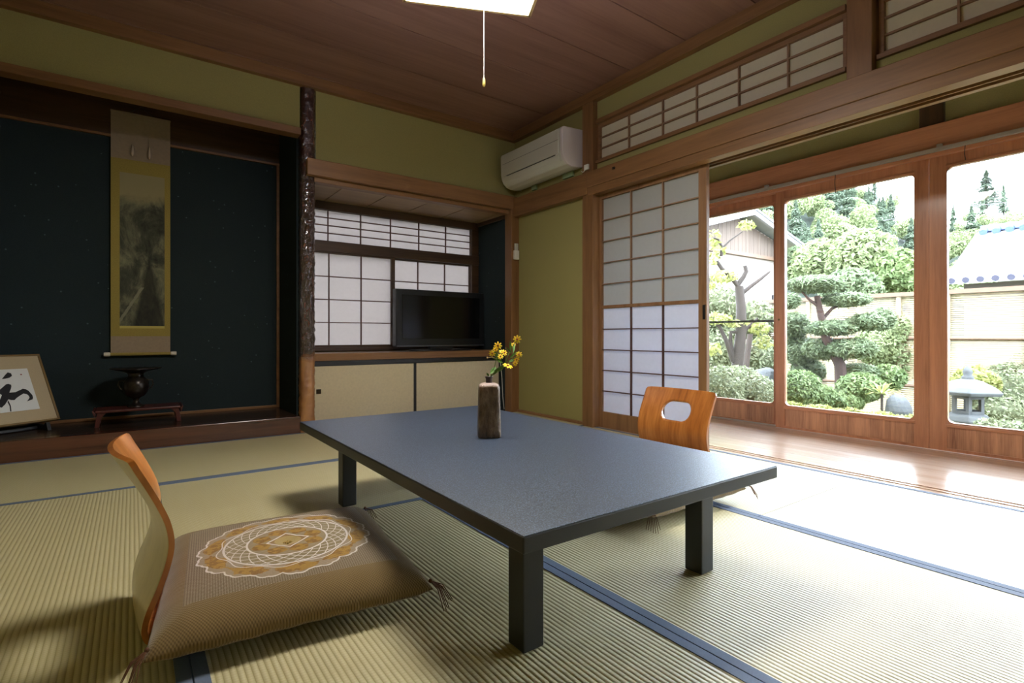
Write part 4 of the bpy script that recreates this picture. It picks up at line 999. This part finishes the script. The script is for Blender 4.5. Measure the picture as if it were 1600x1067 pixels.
# low snow-viewing lantern
o = gp(1512, 5.7); ln = thing('stone_lantern', 'low grey stone garden lantern with a broad flat cap', 'stone lantern', o, .3)
zt = lambda v: (H + (YH - v) / FPX * 5.7) - ZG
MB().lathe([(.20, zt(662)), (.22, zt(656)), (.20, zt(649)), (.14, zt(645))], 6, smooth=False).build('platform', M['stone'], ln, bevel=.01)
for k in range(4):
    a = PI / 4 + PI / 2 * k; MB().tube([(.22 * math.cos(a), .22 * math.sin(a), -.05), (.20 * math.cos(a), .20 * math.sin(a), .12), (.13 * math.cos(a), .13 * math.sin(a), zt(660))], [.045, .045, .06], 8).build('leg', M['stone'], ln)
fb = MB()
for k in range(6):
    a = PI / 3 * k + PI / 6; Rk = Matrix.Rotation(a, 4, 'Z'); fb.box(.105, .130, -.075, -.045, zt(646), zt(616), Rk).box(.105, .130, .045, .075, zt(646), zt(616), Rk).box(.105, .130, -.06, .06, zt(646), zt(641), Rk).box(.105, .130, -.06, .06, zt(622), zt(616), Rk)
fb.build('light_box', M['stone'], ln)
MB().lathe([(.11, zt(617)), (.295, zt(616)), (.315, zt(611)), (.26, zt(604)), (.15, zt(596)), (.06, zt(592))], 6, smooth=False).build('cap', M['stone'], ln, bevel=.008)
MB().lathe([(.05, zt(593)), (.055, zt(589)), (.035, zt(586)), (.045, zt(581)), (.03, zt(575)), (.005, zt(571))], 16).build('finial', M['stone'], ln)
plant('azalea_bush', 'large light green azalea at the right, beyond the stone lantern', 'bush', gp(1580, 6.8), [(1578, 608, 6.8, 52, 40), (1625, 590, 6.9, 50, 46), (1560, 640, 6.5, 40, 26)], 10500, .024, M['lf_azalea'], 31, core=M['lf_azalea'])
plant('leafy_shrub', 'bright green leafy shrub growing behind the stone lantern', 'bush', gp(1522, 6.6), [(1520, 592, 6.6, 24, 18), (1500, 604, 6.6, 18, 14), (1545, 600, 6.6, 16, 16)], 1500, .050, M['lf_yellow'], 32)
plant('low_ground_plants', 'low ground plants right of the stone lantern', 'ground plants', gp(1570, 5.2), [(1545 + 22 * k, 668 + k * 3, 5.2, 20, 14) for k in range(4)] + [(1482, 668, 5.2, 14, 10)], 2600, .026, M['lf_azalea'], 33, core=M['lf_azalea'])

# bamboo fence
M['bamboo'] = simple('pale_dry_bamboo', lin(120, 108, 84), .6, noise=.08, nscale=12)
M['bamboo_dark'] = simple('brown_fence_rail', lin(84, 64, 48), .7, noise=.1, nscale=12)
fx = 9.3; fz = ZG
fn = thing('bamboo_fence', 'pale bamboo slat fence closing the garden', 'fence', (fx, 2.0, fz))
m = MB(); z = .08
while z < 1.80: m.box(.012, .035, -6.5, 5.0, z, z + .022); z += .030
m.build('slat_panel', M['bamboo'], fn)
for k, y in enumerate((-6.0, -4.6, -3.2, -1.8, -.4, .42, 1.0, 2.3, 3.6, 4.9)): MB().tube([(-.01, y, -.2), (-.01, y, 1.86)], .035, 10).build('post', M['bamboo'], fn)
for zz, rr_ in ((1.20, .024), (.50, .024)): MB().tube([(-.005, -6.5, zz), (-.005, 5.0, zz)], rr_, 8).build('rail', M['bamboo_dark'], fn)
MB().box(-.06, .10, -6.5, 5.0, 1.82, 1.88).build('coping', M['bamboo_dark'], fn)
# plaster wall stretch beside it further right is the same fence line; trees beyond
for (lab, u, v, d, ru, rv, n, sz, mt, sd2) in (
    ('bright yellow-green maple rising beyond the bamboo fence', 1345, 400, 11.5, 46, 40, 7000, .075, 'lf_maple', 41),
    ('leafy green tree beyond the fence, right part of the middle pane', 1400, 425, 11.0, 44, 34, 6500, .070, 'lf_green', 42),
    ('pale yellowish tree behind the top of the layered pine', 1285, 410, 12.5, 44, 34, 6000, .08, 'lf_maple', 43),
    ('soft green tree between the pine top and the maple', 1330, 445, 10.6, 40, 24, 4200, .065, 'lf_pine', 44),
    ('dark green tree at the roof corner of the neighbouring house', 1245, 400, 16, 18, 14, 1500, .10, 'lf_pine', 45)):
    plant('garden_tree', lab, 'tree', gp(u, d), [(u, v, d, ru, rv), (u - ru * .6, v + rv * .5, d + .3, ru * .6, rv * .6), (u + ru * .6, v + rv * .4, d - .3, ru * .6, rv * .6), (u, v - rv * .5, d, ru * .55, rv * .55)], n, sz, M[mt], sd2, [([(0, 0, 0), (u, 560, d), (u + 2, v + rv, d), (u, v, d)], .09, .04)], group='trees beyond the garden fence', core=M[mt])

# neighbouring house with gable, left pane
M['house_wall'] = simple('pale_stucco', lin(150, 142, 136), .9, noise=.03, nscale=4)
M['roof_metal'] = simple('pale_roof_edge', lin(130, 130, 136), .5)
M['roof_tile'] = simple('light_grey_roof_tile', lin(130, 132, 138), .6, noise=.05, nscale=10)
M['tile_blue'] = simple('blue_glazed_tile', lin(56, 72, 104), .35, noise=.06, nscale=20)
hy = 8.0; hx = 14.2; za, ze = 4.18 + .05, 3.50
hs = thing('neighbour_house', 'pale neighbouring house with a wooden gable and light roof edge', 'house', (hx, hy, ZG))
ax_, ex = 0, 3.05; A_, E_ = za - ZG, ze - ZG - .75
sl = (za - ze) / 3.05 * 1.0
def pxz(m, poly, y0, y1): return m.prism(poly, y0, y1, lambda p, q: Vector((p[0], q, p[1])))
e_z = A_ - 3.05 * .235 - .0
e_z = ze - ZG
pxz(MB(), [(-2.7, 0), (2.7, 0), (2.7, e_z + .02), (0, A_ - .12), (-2.7, e_z + .02)], .55, 7).build('wall', M['house_wall'], hs)
M['gable_board'] = wood('gable_boards', lin(84, 72, 62), lin(62, 52, 45), 'Z', .8)
m = MB(); xg = -2.6
while xg < 2.6:
    h1 = A_ - .16 - abs(xg + .1) * (A_ - .12 - e_z) / 2.7; m.box(xg, xg + .19, .50, .55, e_z - .42, max(h1, e_z - .40)); xg += .2
m.build('gable_boarding', M['gable_board'], hs)
MB().box(-2.75, 2.75, .42, .56, e_z - .50, e_z - .40).build('beam', M['bamboo_dark'], hs)
for s in (-1, 1):
    pxz(MB(), [(0, A_), (s * 3.15, e_z - .12), (s * 3.15, e_z - .24), (0, A_ - .14)], 0, .08).build('barge_board', M['roof_metal'], hs)
    pxz(MB(), [(0, A_ + .04), (s * 3.2, e_z - .08), (s * 3.2, e_z - .13), (0, A_ - .01)], -.04, 7.4).build('roof', M['roof_tile'], hs)
MB().box(1.9, 2.5, .48, .54, 1.6, 2.5).build('window', M['black'], hs, bevel=.01)
MB().box(-4.5, -1.2, -.3, .6, 2.72, 2.80).build('lean_to_roof', M['roof_tile'], hs)
# building with long pale roof, right pane
P0 = at(1480, 440, 13); bx_, by_ = P0.x, P0.y
rb = thing('neighbour_outbuilding', 'long low building with a pale roof and blue ridge tiles beyond the fence', 'building', (bx_, by_, ZG))
ez = P0.z - ZG; rz_ = ez + 1.55; L0, L1 = -9.0, .1
MB().box(.5, 5.0, L0 + .4, L1 - .3, 0, ez - .05).build('wall', simple('weathered_grey_boards', lin(74, 70, 66), .9, noise=.1, nscale=3), rb)
pxz(MB(), [(0, ez), (2.9, rz_), (5.8, ez), (5.8, ez - .07), (2.9, rz_ - .08), (0, ez - .07)], L0, L1).build('roof', M['roof_tile'], rb)
m = MB(); y = L0
while y < L1: m.tube([(-.04, y, ez + .01), (.10, y, ez + .06)], .075, 8); y += .27
m.build('eave_tiles', simple('dull_violet_grey_tile', lin(58, 58, 74), .5), rb)
m = MB(); y = L0
MB().box(2.78, 3.02, L0, L1 - .1, rz_ - .02, rz_ + .16).build('ridge', M['tile_blue'], rb, bevel=.02)
m = MB(); y = L0
while y < L1 - .1: m.tube([(2.65, y, rz_ - .05), (2.80, y, rz_ + .02)], .09, 8); y += .27
m.build('ridge_tiles', M['tile_blue'], rb)

# wooded hill
mb = MB(); nu_, nd_ = 70, 26
def ridge_v(u):
    pts = [(900, 250), (1100, 250), (1230, 252), (1300, 268), (1360, 308), (1400, 348), (1440, 366), (1490, 362), (1530, 346), (1580, 340), (1640, 326), (1800, 270), (2100, 230)]
    for (a, va), (b, vb) in zip(pts[:-1], pts[1:]):
        if a <= u <= b: q = (u - a) / (b - a); q = q * q * (3 - 2 * q); return va + (vb - va) * q
    return 260
def hill_pt(u, s):
    d = 42 + 48 * s; v0 = YH + (H - ZG) / 42 * FPX
    vv = (v0) * (1 - s) + ridge_v(u) * s
    z0 = -0.6; zr = H + (YH - ridge_v(u)) / FPX * 90
    p = at(u, 500, d); return Vector((p.x, p.y, z0 + (zr - z0) * s ** 1.1 + .8 * math.sin(u * .05 + s * 9)))
for i in range(nu_ + 1):
    for j in range(nd_ + 1): mb.v.append(tuple(hill_pt(900 + 1150 * i / nu_, j / nd_)))
for i in range(nu_):
    for j in range(nd_): a = i * (nd_ + 1) + j; mb.f.append([a, a + nd_ + 1, a + nd_ + 2, a + 1]); mb.sm.append(True)
t = NT('hill_undergrowth'); f = t.noise(.35, 6, .7); t.col(t.ramp(f, [(.35, lin(22, 30, 24)), (.65, lin(36, 46, 34))])); t.set(Roughness=1.0)
mb.build('hill', t.m, kind='structure')
# hill trees: conifer and broadleaf prototypes, copied
def conifer(name, h, w, seed):
    R = random.Random(seed); m = MB()
    for k in range(2600):
        s = R.random() ** .7; z = h * (.12 + .88 * (1 - s)); r = w * s * R.uniform(.35, 1.0) * (1 + .25 * math.sin(z * 5)); a = R.uniform(0, 2 * PI)
        p = Vector((r * math.cos(a), r * math.sin(a), z - r * .25)); q = .22 * R.uniform(.6, 1.3); t1 = Vector((math.cos(a), math.sin(a), -.5)).normalized() * q; t2 = Vector((-math.sin(a), math.cos(a), 0)) * q * .45
        m.v += [tuple(p - t1), tuple(p + t2), tuple(p + t1), tuple(p - t2)]; n_ = len(m.v) - 4; m.f.append([n_, n_ + 1, n_ + 2, n_ + 3]); m.sm.append(False)
    root = thing(name, '', 'tree'); m.build('crown', M['lf_far'], root)
    MB().tube([(0, 0, 0), (0, 0, h * .95)], [.16, .02], 6).build('trunk', M['bark'], root); return root
def broad(name, h, w, seed):
    R = random.Random(seed); bl = [(Vector((R.uniform(-.4, .4) * w, R.uniform(-.4, .4) * w, h * R.uniform(.5, .85))), (w * .55, w * .55, w * .42)) for _ in range(6)]
    root = thing(name, '', 'tree'); leaves(bl, 2600, .20, seed, 1.5).build('crown', M['lf_maple'], root)
    MB().tube([(0, 0, 0), (0, 0, h * .6)], [.2, .08], 6).build('trunk', M['bark'], root); return root
GC, GB = 'conifers on the wooded hill', 'broadleaf trees on the wooded hill'
pc = conifer('hill_conifer', 7.0, 1.7, 51); pb = broad('hill_broadleaf_tree', 5.0, 2.4, 52)
R = random.Random(99); kids = {pc.name: list(pc.children), pb.name: list(pb.children)}
def fast_copy(root, loc, sc_, rz_):
    c = root.copy(); COL.objects.link(c); c.location = loc; c.scale = (sc_, sc_, sc_); c.rotation_euler = (0, 0, rz_)
    for ch in kids[root.name]: q = ch.copy(); COL.objects.link(q); q.parent = c
    return c
first = {'c': True, 'b': True}
spots = []
placed = []
for k in range(3000):
    if len(placed) >= 250: break
    u = R.uniform(1180, 1625); s = R.uniform(.12, .96); p = hill_pt(u, s)
    if all((p - q).length > 3.4 for q in placed): placed.append(p); spots.append((u, s, 'c' if R.random() < .22 + .2 * (u < 1400) else 'b', R.uniform(.7, 1.05) * (1 - .38 * max(0, s - .6) / .4)))
for (u, s, kd, sc_) in spots:
    p = hill_pt(u, s); src = pc if kd == 'c' else pb
    if first[kd]: first[kd] = False; c = src; c.location = p; c.scale = (sc_,) * 3
    else: c = fast_copy(src, p, sc_, R.uniform(0, 6))
    c['group'] = GC if kd == 'c' else GB
    c['label'] = 'conifer standing among the trees on the misty wooded hill' if kd == 'c' else 'round-crowned broadleaf tree on the misty wooded hill'
p = hill_pt(1541, .97); c = fast_copy(pc, p, 1.0, 0); c.scale = (1.55, 1.55, .95); c.location.z = H + (YH - 322) / FPX * 90 - .9; c['label'] = 'tall conifer against the sky above the ridge tiles'; c['group'] = 'conifers on the skyline'
p = hill_pt(1568, .97); c = fast_copy(pc, p, .75, 2); c.location.z = H + (YH - 335) / FPX * 90 - .5; c['label'] = 'smaller conifer right of the tall skyline conifer'; c['group'] = 'conifers on the skyline'
# mid bar of the insect screen outside the left pane
scn = bpy.data.objects['door_2']
MB().box(4.016, 4.03, 2.05, 2.95, .795, .812).build('outer_bar', M['grey_plastic'], scn)
tag(MB().tube([at(1380, 345, 38), at(1500, 323, 38), at(1560, 318, 38), at(1700, 300, 38)], .03, 6).build('power_line', M['black'], origin=at(1500, 323, 38)), 'dark overhead power line crossing the white sky', 'power line')
